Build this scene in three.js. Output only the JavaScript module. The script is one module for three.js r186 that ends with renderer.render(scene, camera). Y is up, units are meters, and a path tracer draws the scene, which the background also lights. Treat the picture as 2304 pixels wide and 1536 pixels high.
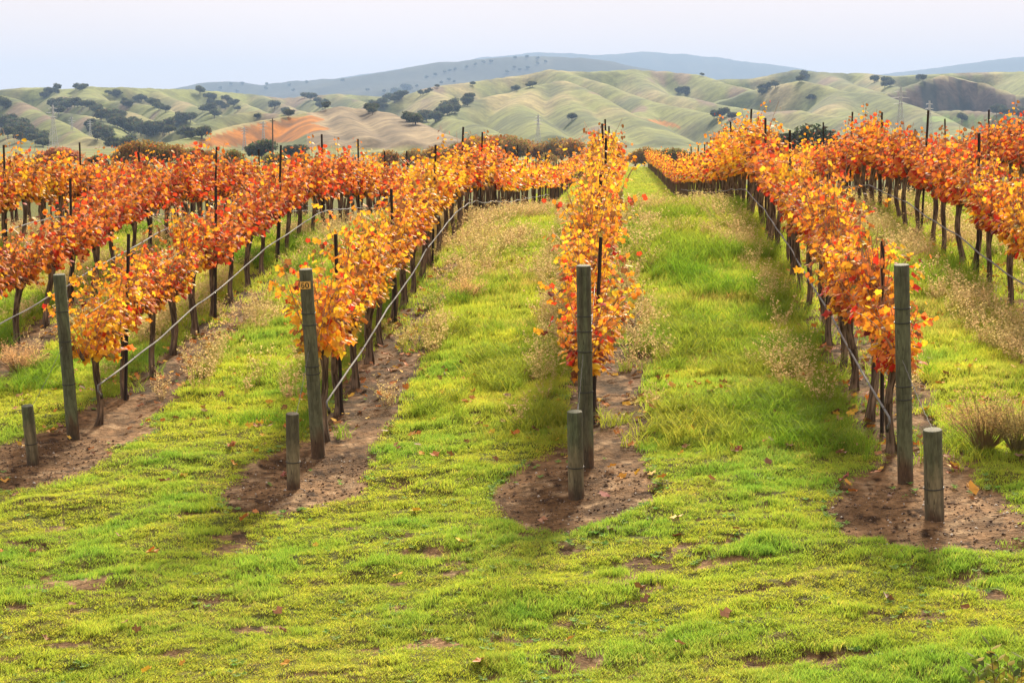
import * as THREE from 'three';

// ------------------------------------------------------------------ camera, sky, sun, exposure
const F = 4800, CX = 1152, CY = 768, HORIZON = 300, EYE = 3.4;          // photograph pixels, metres
const PITCH = Math.atan((CY - HORIZON) / F);
const scene = new THREE.Scene();
const camera = new THREE.PerspectiveCamera(2 * Math.atan(CY / F) * 180 / Math.PI, 1024 / 682, 0.5, 20000);
camera.position.set(0, EYE, 0);
camera.rotation.x = -PITCH;

const SUN_AZ = 11 * Math.PI / 180, SUN_EL = 29 * Math.PI / 180;         // right of straight ahead, above the horizon
const sunDir = new THREE.Vector3(Math.sin(SUN_AZ) * Math.cos(SUN_EL), Math.sin(SUN_EL), -Math.cos(SUN_AZ) * Math.cos(SUN_EL));
const sun = new THREE.DirectionalLight(new THREE.Color().setRGB(1, 0.86, 0.66), 5);
sun.name = 'sun';
sun.position.copy(sunDir).multiplyScalar(200);
sun.castShadow = true; sun.shadow.radius = 16;
sun.shadow.mapSize.set(4096, 4096);
Object.assign(sun.shadow.camera, { left: -60, right: 60, top: 60, bottom: -60, near: 1, far: 500 });
scene.add(sun, sun.target);
{ // thin, bright high overcast: whiter overhead, a little bluer low down
  const W = 512, H = 256, data = new Float32Array(W * H * 4);
  for (let j = 0; j < H; j++) for (let i = 0; i < W; i++) {
    const el = ((j + 0.5) / H - 0.5) * Math.PI, az = (i / W) * 2 * Math.PI, k = (j * W + i) * 4;
    const t = Math.min(1, Math.max(0, el / 0.28)), veil = 0.012 * Math.sin(az * 7 + 1.3 + 2 * Math.sin(el * 30)) + 0.008 * Math.sin(az * 19 + el * 60 + 2 * Math.sin(az * 5));
    const lo = [0.50, 0.415, 0.37], hi = [0.60, 0.477, 0.402], up = [0.41, 0.385, 0.385], s = Math.min(1, Math.max(0, (el - 0.3) / 0.9));
    for (let c = 0; c < 3; c++) data[k + c] = el < 0 ? [0.2, 0.2, 0.12][c] : (lo[c] + (hi[c] - lo[c]) * t) * (1 - s) + up[c] * s + veil;
    data[k + 3] = 1;
  }
  const sky = new THREE.DataTexture(data, W, H, THREE.RGBAFormat, THREE.FloatType);
  sky.mapping = THREE.EquirectangularReflectionMapping; sky.magFilter = sky.minFilter = THREE.LinearFilter; sky.needsUpdate = true;
  scene.background = sky; scene.environment = sky;
}
scene.fog = new THREE.FogExp2(new THREE.Color().setRGB(0.4, 0.62, 1.0), 0.000085);
const renderer = new THREE.WebGLRenderer({ antialias: true });
renderer.setSize(1024, 682);
renderer.toneMapping = THREE.LinearToneMapping;
renderer.toneMappingExposure = 2.5;
renderer.shadowMap.enabled = true;

// ------------------------------------------------------------------ helpers
function rngFrom(seed) { let a = seed >>> 0; return () => { a = (a + 0x6D2B79F5) | 0; let t = Math.imul(a ^ (a >>> 15), 1 | a); t = (t + Math.imul(t ^ (t >>> 7), 61 | t)) ^ t; return ((t ^ (t >>> 14)) >>> 0) / 4294967296; }; }
const clamp = (x, a = 0, b = 1) => Math.min(b, Math.max(a, x)), lerp = (a, b, t) => a + (b - a) * t;
const smooth = (a, b, x) => { const t = clamp((x - a) / (b - a)); return t * t * (3 - 2 * t); };
const smin = (a, b, k) => { const h = clamp(0.5 + 0.5 * (b - a) / k); return lerp(b, a, h) - k * h * (1 - h); };
const smax = (a, b, k) => -smin(-a, -b, k);
function hash(i, j) { let h = Math.imul(i | 0, 374761393) ^ Math.imul(j | 0, 668265263); h = Math.imul(h ^ (h >>> 13), 1274126177); return ((h ^ (h >>> 16)) >>> 0) / 4294967296; }
function noise(x, y) { const i = Math.floor(x), j = Math.floor(y), u = x - i, v = y - j, s = u * u * (3 - 2 * u), t = v * v * (3 - 2 * v); return lerp(lerp(hash(i, j), hash(i + 1, j), s), lerp(hash(i, j + 1), hash(i + 1, j + 1), s), t) * 2 - 1; }
function fbm(x, y, n = 4) { let s = 0, a = 1, w = 0; for (let k = 0; k < n; k++) { s += a * noise(x + k * 17.3, y - k * 9.7); w += a; a *= 0.5; x *= 2.03; y *= 2.03; } return s / w; }
const table = (xs, ys) => x => { if (x <= xs[0]) return ys[0]; for (let k = 1; k < xs.length; k++) if (x < xs[k]) { const t = (x - xs[k - 1]) / (xs[k] - xs[k - 1]); return lerp(ys[k - 1], ys[k], t); } return ys[ys.length - 1]; };
const rgb = (r, g, b) => [r, g, b];
const mix3 = (a, b, t) => [lerp(a[0], b[0], t), lerp(a[1], b[1], t), lerp(a[2], b[2], t)];
const col = (r, g, b) => new THREE.Color().setRGB(r, g, b);

const taken = {};
function numbered(name) { const n = taken[name] = (taken[name] ?? -1) + 1; return n ? `${name}_${String(n).padStart(3, '0')}` : name; }
function tag(o, label, category, group, kind) { o.userData = { ...o.userData, label, category }; if (group) o.userData.group = group; if (kind) o.userData.kind = kind; return o; }
function top(o, name) { o.name = numbered(name); scene.add(o); return o; }
function group(name, p, turn = 0) { const g = new THREE.Group(); g.position.copy(p); g.rotation.y = turn; return top(g, name); }
function part(name, geometry, material, parent) { const m = new THREE.Mesh(geometry, material); m.name = name; m.castShadow = m.receiveShadow = true; if (parent) parent.add(m); return m; }

class MB { // collects triangles with vertex colours and uv
  constructor() { this.p = []; this.c = []; this.i = []; this.u = []; }
  v(x, y, z, c = [1, 1, 1], u = 0, w = 0) { this.p.push(x, y, z); this.c.push(c[0], c[1], c[2]); this.u.push(u, w); return this.p.length / 3 - 1; }
  t(a, b, c) { this.i.push(a, b, c); }
  tube(pts, rad, sides, color, cap = true, uvScale = 1) { // pts: Vector3[], rad: number[]
    const n = pts.length, rings = []; let ref = new THREE.Vector3(1, 0, 0.01), along = 0;
    for (let k = 0; k < n; k++) {
      const dir = new THREE.Vector3().subVectors(pts[Math.min(n - 1, k + 1)], pts[Math.max(0, k - 1)]).normalize();
      if (k) along += pts[k].distanceTo(pts[k - 1]);
      const a = new THREE.Vector3().crossVectors(dir, ref); if (a.lengthSq() < 1e-4) a.crossVectors(dir, new THREE.Vector3(0, 0, 1)); a.normalize();
      const b = new THREE.Vector3().crossVectors(dir, a).normalize(); ref = new THREE.Vector3().crossVectors(a, dir).normalize();
      const ring = [];
      for (let s = 0; s <= sides; s++) { const th = s / sides * 2 * Math.PI, r = typeof rad === 'function' ? rad(k, th) : rad[k], cc = typeof color === 'function' ? color(k, th) : color; ring.push(this.v(pts[k].x + r * (a.x * Math.cos(th) + b.x * Math.sin(th)), pts[k].y + r * (a.y * Math.cos(th) + b.y * Math.sin(th)), pts[k].z + r * (a.z * Math.cos(th) + b.z * Math.sin(th)), cc, s / sides, along * uvScale)); }
      rings.push(ring);
    }
    for (let k = 0; k + 1 < n; k++) for (let s = 0; s < sides; s++) { const [a, b, c, d] = [rings[k][s], rings[k][s + 1], rings[k + 1][s], rings[k + 1][s + 1]]; this.t(a, c, b); this.t(b, c, d); }
    if (cap) for (const [k, flip] of [[0, 1], [n - 1, 0]]) { const cc = typeof color === 'function' ? color(k, 0) : color, m = this.v(pts[k].x, pts[k].y, pts[k].z, cc, 0.5, 0.5); for (let s = 0; s < sides; s++) flip ? this.t(m, rings[k][s], rings[k][s + 1]) : this.t(m, rings[k][s + 1], rings[k][s]); }
  }
  geo() { const g = new THREE.BufferGeometry(); g.setAttribute('position', new THREE.Float32BufferAttribute(this.p, 3)); g.setAttribute('color', new THREE.Float32BufferAttribute(this.c, 3)); g.setAttribute('uv', new THREE.Float32BufferAttribute(this.u, 2)); g.setIndex(this.p.length / 3 > 65535 ? new THREE.Uint32BufferAttribute(this.i, 1) : new THREE.Uint16BufferAttribute(this.i, 1)); g.computeVertexNormals(); return g; }
}
function ray(px, py) { // direction through a pixel of the photograph, scaled to one metre of ground distance
  const v = new THREE.Vector3((px - CX) / F, -(py - CY) / F, -1).applyAxisAngle(new THREE.Vector3(1, 0, 0), -PITCH); return v.multiplyScalar(-1 / v.z);
}
const at = (px, py, d) => ray(px, py).multiplyScalar(d).add(new THREE.Vector3(0, EYE, 0));
function project(x, y, d) { const v = new THREE.Vector3(x, y - EYE, -d).applyAxisAngle(new THREE.Vector3(1, 0, 0), PITCH); return [CX + F * v.x / -v.z, CY - F * v.y / -v.z]; }

// ------------------------------------------------------------------ terrain: a vineyard slope with a low crest, a valley floor, hills
const floorY = table([0, 45, 64, 107, 190, 255, 330, 420, 700, 1000, 1400, 3000, 14500], [-1.6, -1.86, -2.5, -3.55, -3.85, -4.0, -5.6, -8, -9.3, -8.2, -8.5, -14, -40]);
const ROWS = [-4, -3, -2, -1, 0, 1, 2, 3, 4, 5, 6, 7].map(i => ({ i, x22: i === 0 ? -7.95 : i === 5 ? 6.45 : i === 6 ? 9.4 : i === 7 ? 12.4 : 0.78 + 3.02 * (i - 3), start: { 1: 25, 2: 23.1, 3: 21.4, 4: 19.8 }[i] ?? 21.4 - 1.8 * (i - 3), from: { '-4': 72, '-3': 60, '-2': 50, '-1': 40.5, 0: 30, 5: 27, 6: 41, 7: 57 }[i] ?? 0, to: { '-4': 100, '-3': 100, '-2': 100, '-1': 90, 0: 90, 1: 130, 2: 180, 3: 230, 4: 230, 5: 200, 6: 130, 7: 120 }[i] }));
const rowX = (r, d) => r.x22 + 0.052 * (d - 22);
const STAKES = [[-5.33, 23.8], [-2.23, 21.8], [0.61, 20.3], [3.66, 18.5]];
const endLine = X => 21.85 - 0.59 * X;
function smoothGround(X, d) {
  let y = smin(0.0799 * d - 5.155, floorY(d), 0.55);
  const a = 0.0943 * X / 0.7; y += 0.7 * Math.tanh(a) * (X < 0 ? lerp(1, 0.6, smooth(34, 50, d)) : lerp(1, 0.55, smooth(26, 42, d))) * (1 - smooth(150, 300, d));
  return y + EYE;
}
function soil(X, d) { // 0 grass .. 1 bare earth
  let m = 0;
  for (const [sx, sd] of STAKES) { const u = (X - sx - 0.03 * (d - sd)) / 0.88, v = (d - sd) / (d < sd ? 1.22 : 2.2); m = Math.max(m, 1 - smooth(0.82, 1.08, Math.hypot(u, v) + 0.16 * fbm(X * 2.1, d * 2.1, 3))); }
  if (d > 18 && d < 180) for (const r of ROWS) {
    const t = d - r.start; if (t < -0.6) continue;
    const u = Math.abs(X - rowX(r, d) - 0.24); if (u > 1.2) continue;
    const w = 0.5 + 0.26 * fbm(X * 1.3 + 40, d * 0.8, 3);
    m = Math.max(m, (1 - smooth(w - 0.14, w + 0.14, u)) * lerp(0.97, 0.74, smooth(4, 18, t)));
  }
  const lawn = smooth(0.3, 1.6, endLine(X) - d);
  if (lawn > 0) m = Math.max(m, lawn * smooth(0.36, 0.5, fbm(X * 1.9 + 7, d * 3.4 + 3, 3) + 0.06 * smooth(21, 16, d)) * 0.85);
  return m;
}
function nearGround(X, d, m) {
  const k = 1 - smooth(50, 90, d);
  let y = smoothGround(X, d);
  if (k > 0) { if (m === undefined) m = soil(X, d); y += k * ((0.075 * fbm(X * 0.9, d * 1.1, 2) + 0.04 * fbm(X * 2.6 + 5, d * 3.2, 2)) * (1 - 0.55 * m) - 0.02 * m + 0.012 * m * fbm(X * 9, d * 9, 2)); }
  return y;
}
// ridges and spurs of the hills: [pixel x, pixel y, distance] along each crest
const RIDGES = [];
function ridge(pts, o = {}) {
  const p = pts.map(([x, y, d]) => { const v = at(x, y, d); return [v.x, d, v.y]; });
  RIDGES.push({ p, slope: 0.85, r: 24, front: 0, ...o, top: Math.max(...p.map(q => q[2])) });
}
ridge([[1000, 266, 1850], [1070, 232, 2000], [1130, 211, 2100], [1200, 193, 2200], [1262, 183, 2250], [1330, 212, 2050], [1395, 248, 1850], [1440, 283, 1650], [1500, 318, 1400]], { r: 20 });
ridge([[1200, 193, 2200], [1165, 238, 1950], [1195, 268, 1700], [1245, 305, 1450]], { r: 17, slope: 0.84 });
ridge([[1262, 183, 2250], [1290, 235, 1950], [1345, 280, 1650], [1390, 315, 1420]], { r: 17, slope: 0.84 });
ridge([[1000, 266, 1850], [1060, 278, 1700], [1110, 300, 1500], [1150, 322, 1350]], { r: 13, slope: 0.79 });
ridge([[860, 236, 2450], [930, 208, 2500], [1000, 190, 2600], [1080, 180, 2700], [1160, 170, 2750], [1240, 158, 2750], [1330, 162, 2800], [1420, 157, 2850], [1500, 161, 2900]], { r: 28 });
ridge([[960, 200, 2550], [990, 222, 2350], [1030, 240, 2200], [1000, 262, 2000], [930, 280, 1850]], { r: 22, slope: 0.84 });
ridge([[1240, 158, 2750], [1300, 170, 2600], [1360, 188, 2450], [1420, 212, 2300], [1470, 230, 2150], [1510, 236, 2050], [1560, 246, 1950], [1620, 262, 1800], [1690, 266, 1700], [1740, 280, 1600], [1800, 298, 1450]], { r: 17 });
ridge([[1470, 230, 2150], [1440, 255, 1950], [1470, 285, 1700], [1540, 318, 1450]], { r: 13, slope: 0.84 });
ridge([[1420, 157, 2850], [1450, 185, 2700], [1480, 208, 2550], [1560, 222, 2400], [1640, 237, 2250], [1720, 251, 2100], [1800, 247, 2000], [1870, 262, 1900], [1950, 280, 1750], [2020, 300, 1550]], { r: 18 });
ridge([[1500, 161, 2900], [1570, 168, 2800], [1630, 188, 2650], [1700, 204, 2550]], { r: 22 });
ridge([[1640, 222, 2450], [1700, 202, 2450], [1750, 192, 2450], [1805, 181, 2400], [1850, 190, 2350], [1900, 207, 2300], [1960, 212, 2200], [2020, 228, 2050], [2080, 252, 1900], [2130, 275, 1750], [2180, 298, 1550]], { r: 22 });
ridge([[1900, 207, 2300], [1880, 235, 2050], [1930, 262, 1850], [2000, 290, 1600]], { r: 17, slope: 0.79 });
ridge([[1600, 180, 3100], [1690, 176, 3100], [1750, 165, 3100], [1795, 157, 3100], [1850, 164, 3050], [1940, 165, 3000], [2020, 170, 3000], [2100, 167, 3000], [2200, 163, 3000], [2304, 162, 3000], [2480, 172, 3000]], { r: 28 });
ridge([[1850, 164, 3050], [1900, 183, 2800], [1960, 203, 2600], [2000, 208, 2500]], { r: 18 });
ridge([[1950, 165, 3000], [1990, 185, 2750], [2040, 200, 2600]], { r: 18 });
ridge([[2304, 162, 3000], [2330, 190, 2700], [2380, 225, 2450]], { r: 22 });
ridge([[1960, 216, 2300], [2010, 206, 2350], [2060, 190, 2400], [2095, 176, 2430], [2140, 167, 2450], [2195, 179, 2450], [2250, 202, 2420], [2300, 213, 2400], [2420, 245, 2300]], { r: 10, slope: 0.84, front: 0.95, cliff: 1 });
ridge([[2060, 246, 2150], [2120, 249, 2130], [2170, 247, 2100], [2240, 255, 2050], [2300, 264, 2000]], { r: 11, slope: 0.76 });
ridge([[-300, 215, 2600], [-100, 205, 2600], [0, 200, 2600], [60, 196, 2600], [100, 195, 2600], [150, 200, 2600], [200, 195, 2500], [260, 196, 2500], [330, 199, 2600], [420, 200, 2700], [480, 206, 2700], [560, 212, 2800], [640, 220, 2900], [740, 212, 3000], [860, 216, 3000], [940, 226, 2900]], { r: 24 });
ridge([[-120, 205, 2100], [0, 216, 2000], [30, 222, 1950], [60, 240, 1850], [100, 262, 1700], [150, 284, 1560], [205, 312, 1380]], { r: 13 });
ridge([[130, 252, 1900], [200, 258, 1850], [230, 275, 1720], [262, 302, 1530]], { r: 11 });
ridge([[-60, 290, 1500], [20, 300, 1420], [60, 322, 1280]], { r: 11, slope: 0.79 });
ridge([[165, 236, 2150], [230, 240, 2050], [280, 250, 1950], [320, 268, 1800], [352, 290, 1620]], { r: 13 });
ridge([[150, 200, 2600], [120, 222, 2350], [160, 236, 2200]], { r: 13 });
ridge([[200, 195, 2500], [185, 218, 2350], [230, 225, 2250], [300, 230, 2200], [360, 240, 2100], [400, 264, 1900]], { r: 13 });
ridge([[330, 199, 2600], [380, 222, 2450], [430, 238, 2300], [480, 258, 2100]], { r: 13 });
ridge([[480, 206, 2700], [520, 225, 2550], [570, 245, 2350], [625, 264, 2150]], { r: 13 });
ridge([[560, 212, 2800], [620, 230, 2600], [690, 254, 2350]], { r: 13 });
ridge([[680, 216, 2950], [720, 233, 2750], [770, 248, 2550]], { r: 13 });
ridge([[760, 213, 3000], [820, 230, 2800], [860, 244, 2650]], { r: 13 });
ridge([[420, 290, 1450], [480, 266, 1530], [560, 247, 1600], [620, 256, 1560], [680, 272, 1500]], { r: 13 });
ridge([[330, 335, 1050], [450, 306, 1180], [550, 279, 1250], [640, 263, 1300], [700, 256, 1320], [770, 243, 1350], [830, 246, 1350], [900, 263, 1270], [960, 287, 1150], [1030, 318, 1020]], { r: 17, slope: 0.84, bare: 1 });
ridge([[770, 243, 1350], [790, 275, 1200], [840, 310, 1050]], { r: 10, slope: 0.79, bare: 1 });
ridge([[700, 256, 1320], [720, 285, 1180], [760, 318, 1030]], { r: 10, slope: 0.79, bare: 1 });
ridge([[870, 254, 1310], [900, 288, 1150], [930, 316, 1030]], { r: 10, slope: 0.79, bare: 1 });
const FAR = { slope: 0.2, r: 200 };
ridge([[380, 222, 8580], [450, 205, 8580], [520, 185, 8250], [570, 190, 8250], [640, 190, 8250], [700, 181, 8250], [760, 179, 8250], [830, 176, 8085], [880, 182, 7920], [950, 171, 7920], [1020, 155, 7755], [1060, 148, 7755], [1100, 135, 7755], [1170, 126, 7755], [1230, 129, 7755], [1300, 150, 7755], [1420, 180, 7755]], FAR);
ridge([[880, 182, 7920], [840, 200, 7095], [760, 212, 6600]], { slope: 0.2, r: 120 });
ridge([[1020, 155, 7755], [1000, 180, 6930], [940, 196, 6435]], { slope: 0.2, r: 120 });
ridge([[1120, 150, 13500], [1180, 130, 13500], [1240, 119, 13500], [1300, 125, 13500], [1400, 122, 13500], [1450, 118, 13500], [1500, 125, 13500], [1560, 142, 13500], [1640, 158, 13500], [1740, 172, 13500]], { slope: 0.16, r: 350 });
ridge([[2100, 172, 12750], [2170, 158, 12750], [2230, 150, 12750], [2285, 136, 12750], [2340, 128, 12750], [2500, 120, 12750]], { slope: 0.16, r: 300 });

let lastCliff = 0, lastBare = 0;
function hills(X, d) {
  let y = floorY(d) + EYE; lastCliff = 0; lastBare = 0;
  const wx = X + 5 * fbm(X / 75, d / 120, 2), wd = d + 9 * fbm(X / 75 + 31, d / 120 - 8, 3);
  for (const R of RIDGES) {
    let best = -1e9, bestFront = 0;
    const far = R.p[0][1] > 4500, qx = far ? X : wx, qd = far ? d : wd, p = R.p;
    for (let k = 0; k + 1 < p.length; k++) {
      const ax = p[k][0], ad = p[k][1], bx = p[k + 1][0] - ax, bd = p[k + 1][1] - ad;
      const t = clamp(((qx - ax) * bx + (qd - ad) * bd) / (bx * bx + bd * bd)), dx = qx - ax - t * bx, dd = qd - ad - t * bd, dist = Math.sqrt(dx * dx + dd * dd);
      const sl = R.front && dd < 0 ? R.front : R.slope;
      const h = lerp(p[k][2], p[k + 1][2], t) - sl * (Math.sqrt(dist * dist + R.r * R.r) - R.r);
      if (h > best) { best = h; bestFront = dd < 0 ? dist : 0; }
    }
    if (R.cliff && bestFront > 4) best += 16 * fbm(X / 15, d / 200, 3) * smooth(4, 40, bestFront);
    if (best > y) { if (R.cliff && bestFront > 5 && best > floorY(d) + EYE + 8) { lastCliff = 1; } else if (best > y + 2) lastCliff = 0; lastBare = R.bare ? 1 : 0; }
    y = smax(y, best, R.cliff ? 4 : far ? 15 : 3.5);
  }
  const lift = smooth(2, 30, y - floorY(d) - EYE);
  return y + lift * (d > 3400 ? 14 * fbm(X / 160, d / 300, 4) : 1.6 * fbm(X / 60, d / 180, 4) + 0.5 * fbm(X / 9, d / 30, 3));
}
function ground(X, d) { if (d <= 300) return nearGround(X, d); const t = smooth(300, 650, d); return lerp(smoothGround(X, d), hills(X, d), t); }
function hit(px, py, d0 = 320, d1 = 9500) { // where the line of sight through a pixel meets the hills
  const r = ray(px, py); let prev = d0;
  for (let d = d0; d < d1; d *= 1.006) { if (EYE + r.y * d < ground(r.x * d, d)) { let a = prev, b = d; for (let k = 0; k < 12; k++) { const m = (a + b) / 2; EYE + r.y * m < ground(r.x * m, m) ? b = m : a = m; } return { x: r.x * b, d: b, y: ground(r.x * b, b) }; } prev = d; }
  return null;
}
const V = (X, d, lift = 0) => new THREE.Vector3(X, ground(X, d) + lift, -d);

// ------------------------------------------------------------------ textures and materials
function tex(w, h, fn, srgb, rx = 1, ry = 1) {
  const d = new Uint8Array(w * h * 4);
  for (let j = 0; j < h; j++) for (let i = 0; i < w; i++) { const c = fn(i / w, j / h, i, j), k = (j * w + i) * 4; for (let q = 0; q < 3; q++) d[k + q] = clamp(Array.isArray(c) ? c[q] : c) * 255; d[k + 3] = 255; }
  const t = new THREE.DataTexture(d, w, h); t.wrapS = t.wrapT = THREE.RepeatWrapping; t.magFilter = THREE.LinearFilter; t.minFilter = THREE.LinearMipmapLinearFilter; t.generateMipmaps = true; if (srgb) t.colorSpace = THREE.SRGBColorSpace; t.repeat.set(rx, ry); t.needsUpdate = true; return t;
}
function tiled(u, v, n, s) { // fbm that wraps
  let a = 0, w = 0, k = 1; for (let o = 0; o < 4; o++) { const p = n << o, x = u * p, y = v * p, i = Math.floor(x), j = Math.floor(y), f = x - i, g = y - j, S = f * f * (3 - 2 * f), T = g * g * (3 - 2 * g), H = (a2, b2) => hash(((a2 % p) + p) % p + s * 101 + o * 57, ((b2 % p) + p) % p + s * 13); a += k * lerp(lerp(H(i, j), H(i + 1, j), S), lerp(H(i, j + 1), H(i + 1, j + 1), S), T); w += k; k *= 0.6; } return a / w;
}
const earthMap = tex(512, 512, (u, v, i, j) => { const g = 0.62 + 0.5 * (tiled(u, v, 16, 1) - 0.5) + 0.35 * (tiled(u, v, 64, 2) - 0.5), sp = hash(i, j) > 0.992 ? 0.35 : hash(i + 9, j * 3) > 0.985 ? -0.3 : 0; const q = 0.95 * clamp(g + sp + 0.18, 0, 1); return [q, q * 0.99, q * 0.97]; }, true);
const earthBump = tex(512, 512, (u, v, i, j) => 0.6 * tiled(u, v, 24, 3) + 0.4 * tiled(u, v, 96, 5) + (hash(i >> 1, j >> 1) > 0.985 ? 0.3 : 0), false);
const hillMap = tex(512, 512, (u, v) => { const q = 0.8 + 0.5 * (tiled(u, v, 8, 7) - 0.5) + 0.35 * (tiled(u, v, 48, 8) - 0.5); return [q, q, q]; }, true);
const woodMap = tex(256, 512, (u, v) => { const s = tiled(u, v * 0.5, 32, 11), l = tiled(u * 1, v, 4, 12), q = 0.74 + 0.42 * (s - 0.5) + 0.4 * (l - 0.5), crack = tiled(u, 0.11 * v + 0.3, 64, 14) > 0.72 ? -0.3 : 0; return [q + crack, q + crack, q + crack]; }, true);
const woodBump = tex(256, 512, (u, v) => tiled(u, v * 0.25, 64, 14), false);
const barkMap = tex(128, 256, (u, v) => { const q = 0.6 + 0.9 * (tiled(u, v * 0.25, 16, 21) - 0.5); return [q, q * 0.98, q * 0.95]; }, true);
const barkBump = tex(128, 256, (u, v) => tiled(u, v * 0.3, 16, 21), false);

const std = (o) => new THREE.MeshStandardMaterial({ roughness: 0.9, metalness: 0, ...o }), matte = (o) => new THREE.MeshPhysicalMaterial({ roughness: 1, metalness: 0, specularIntensity: 0.12, ...o });
const phys = (o) => new THREE.MeshPhysicalMaterial({ roughness: 0.9, metalness: 0, side: THREE.DoubleSide, thickness: 0, ...o });
const M = {
  earth: matte({ vertexColors: true, map: earthMap, bumpMap: earthBump, bumpScale: 0.035, roughness: 0.97 }),
  hill: matte({ vertexColors: true, map: hillMap, roughness: 1 }),
  leaf: phys({ vertexColors: true, transmission: 0.55, roughness: 0.92, clearcoat: 0.12, clearcoatRoughness: 0.35, specularIntensity: 0.3 }),
  dryLeaf: phys({ vertexColors: true, transmission: 0.2, roughness: 0.9, specularIntensity: 0.3 }),
  grass: phys({ vertexColors: true, transmission: 0.6, roughness: 0.94, specularIntensity: 0.2 }),
  dryGrass: phys({ vertexColors: true, transmission: 0.5, roughness: 0.95, specularIntensity: 0.3 }),
  crown: phys({ vertexColors: true, transmission: 0.4, roughness: 1, specularIntensity: 0.3 }),
  bark: matte({ color: col(0.36, 0.27, 0.2), map: barkMap, bumpMap: barkBump, bumpScale: 0.012 }),
  cane: std({ color: col(0.34, 0.17, 0.085), roughness: 0.6 }),
  post: std({ vertexColors: true, map: woodMap, bumpMap: woodBump, bumpScale: 0.004, roughness: 0.85 }),
  wire: std({ color: col(0.16, 0.155, 0.15), roughness: 0.6, metalness: 0.5 }),
  band: std({ color: col(0.03, 0.03, 0.028), roughness: 0.6, metalness: 0.3 }),
  steel: std({ color: col(0.035, 0.024, 0.018), roughness: 0.75, metalness: 0.2 }),
  hose: std({ color: col(0.17, 0.175, 0.18), roughness: 0.85 }),
  plastic: std({ color: col(0.02, 0.02, 0.02), roughness: 0.5 }),
  pylon: std({ color: col(0.42, 0.43, 0.45), roughness: 0.7, metalness: 0.2 }),
  poleWood: std({ color: col(0.1, 0.07, 0.05) }),
  twig: std({ color: col(0.12, 0.075, 0.05) }),
};

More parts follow.
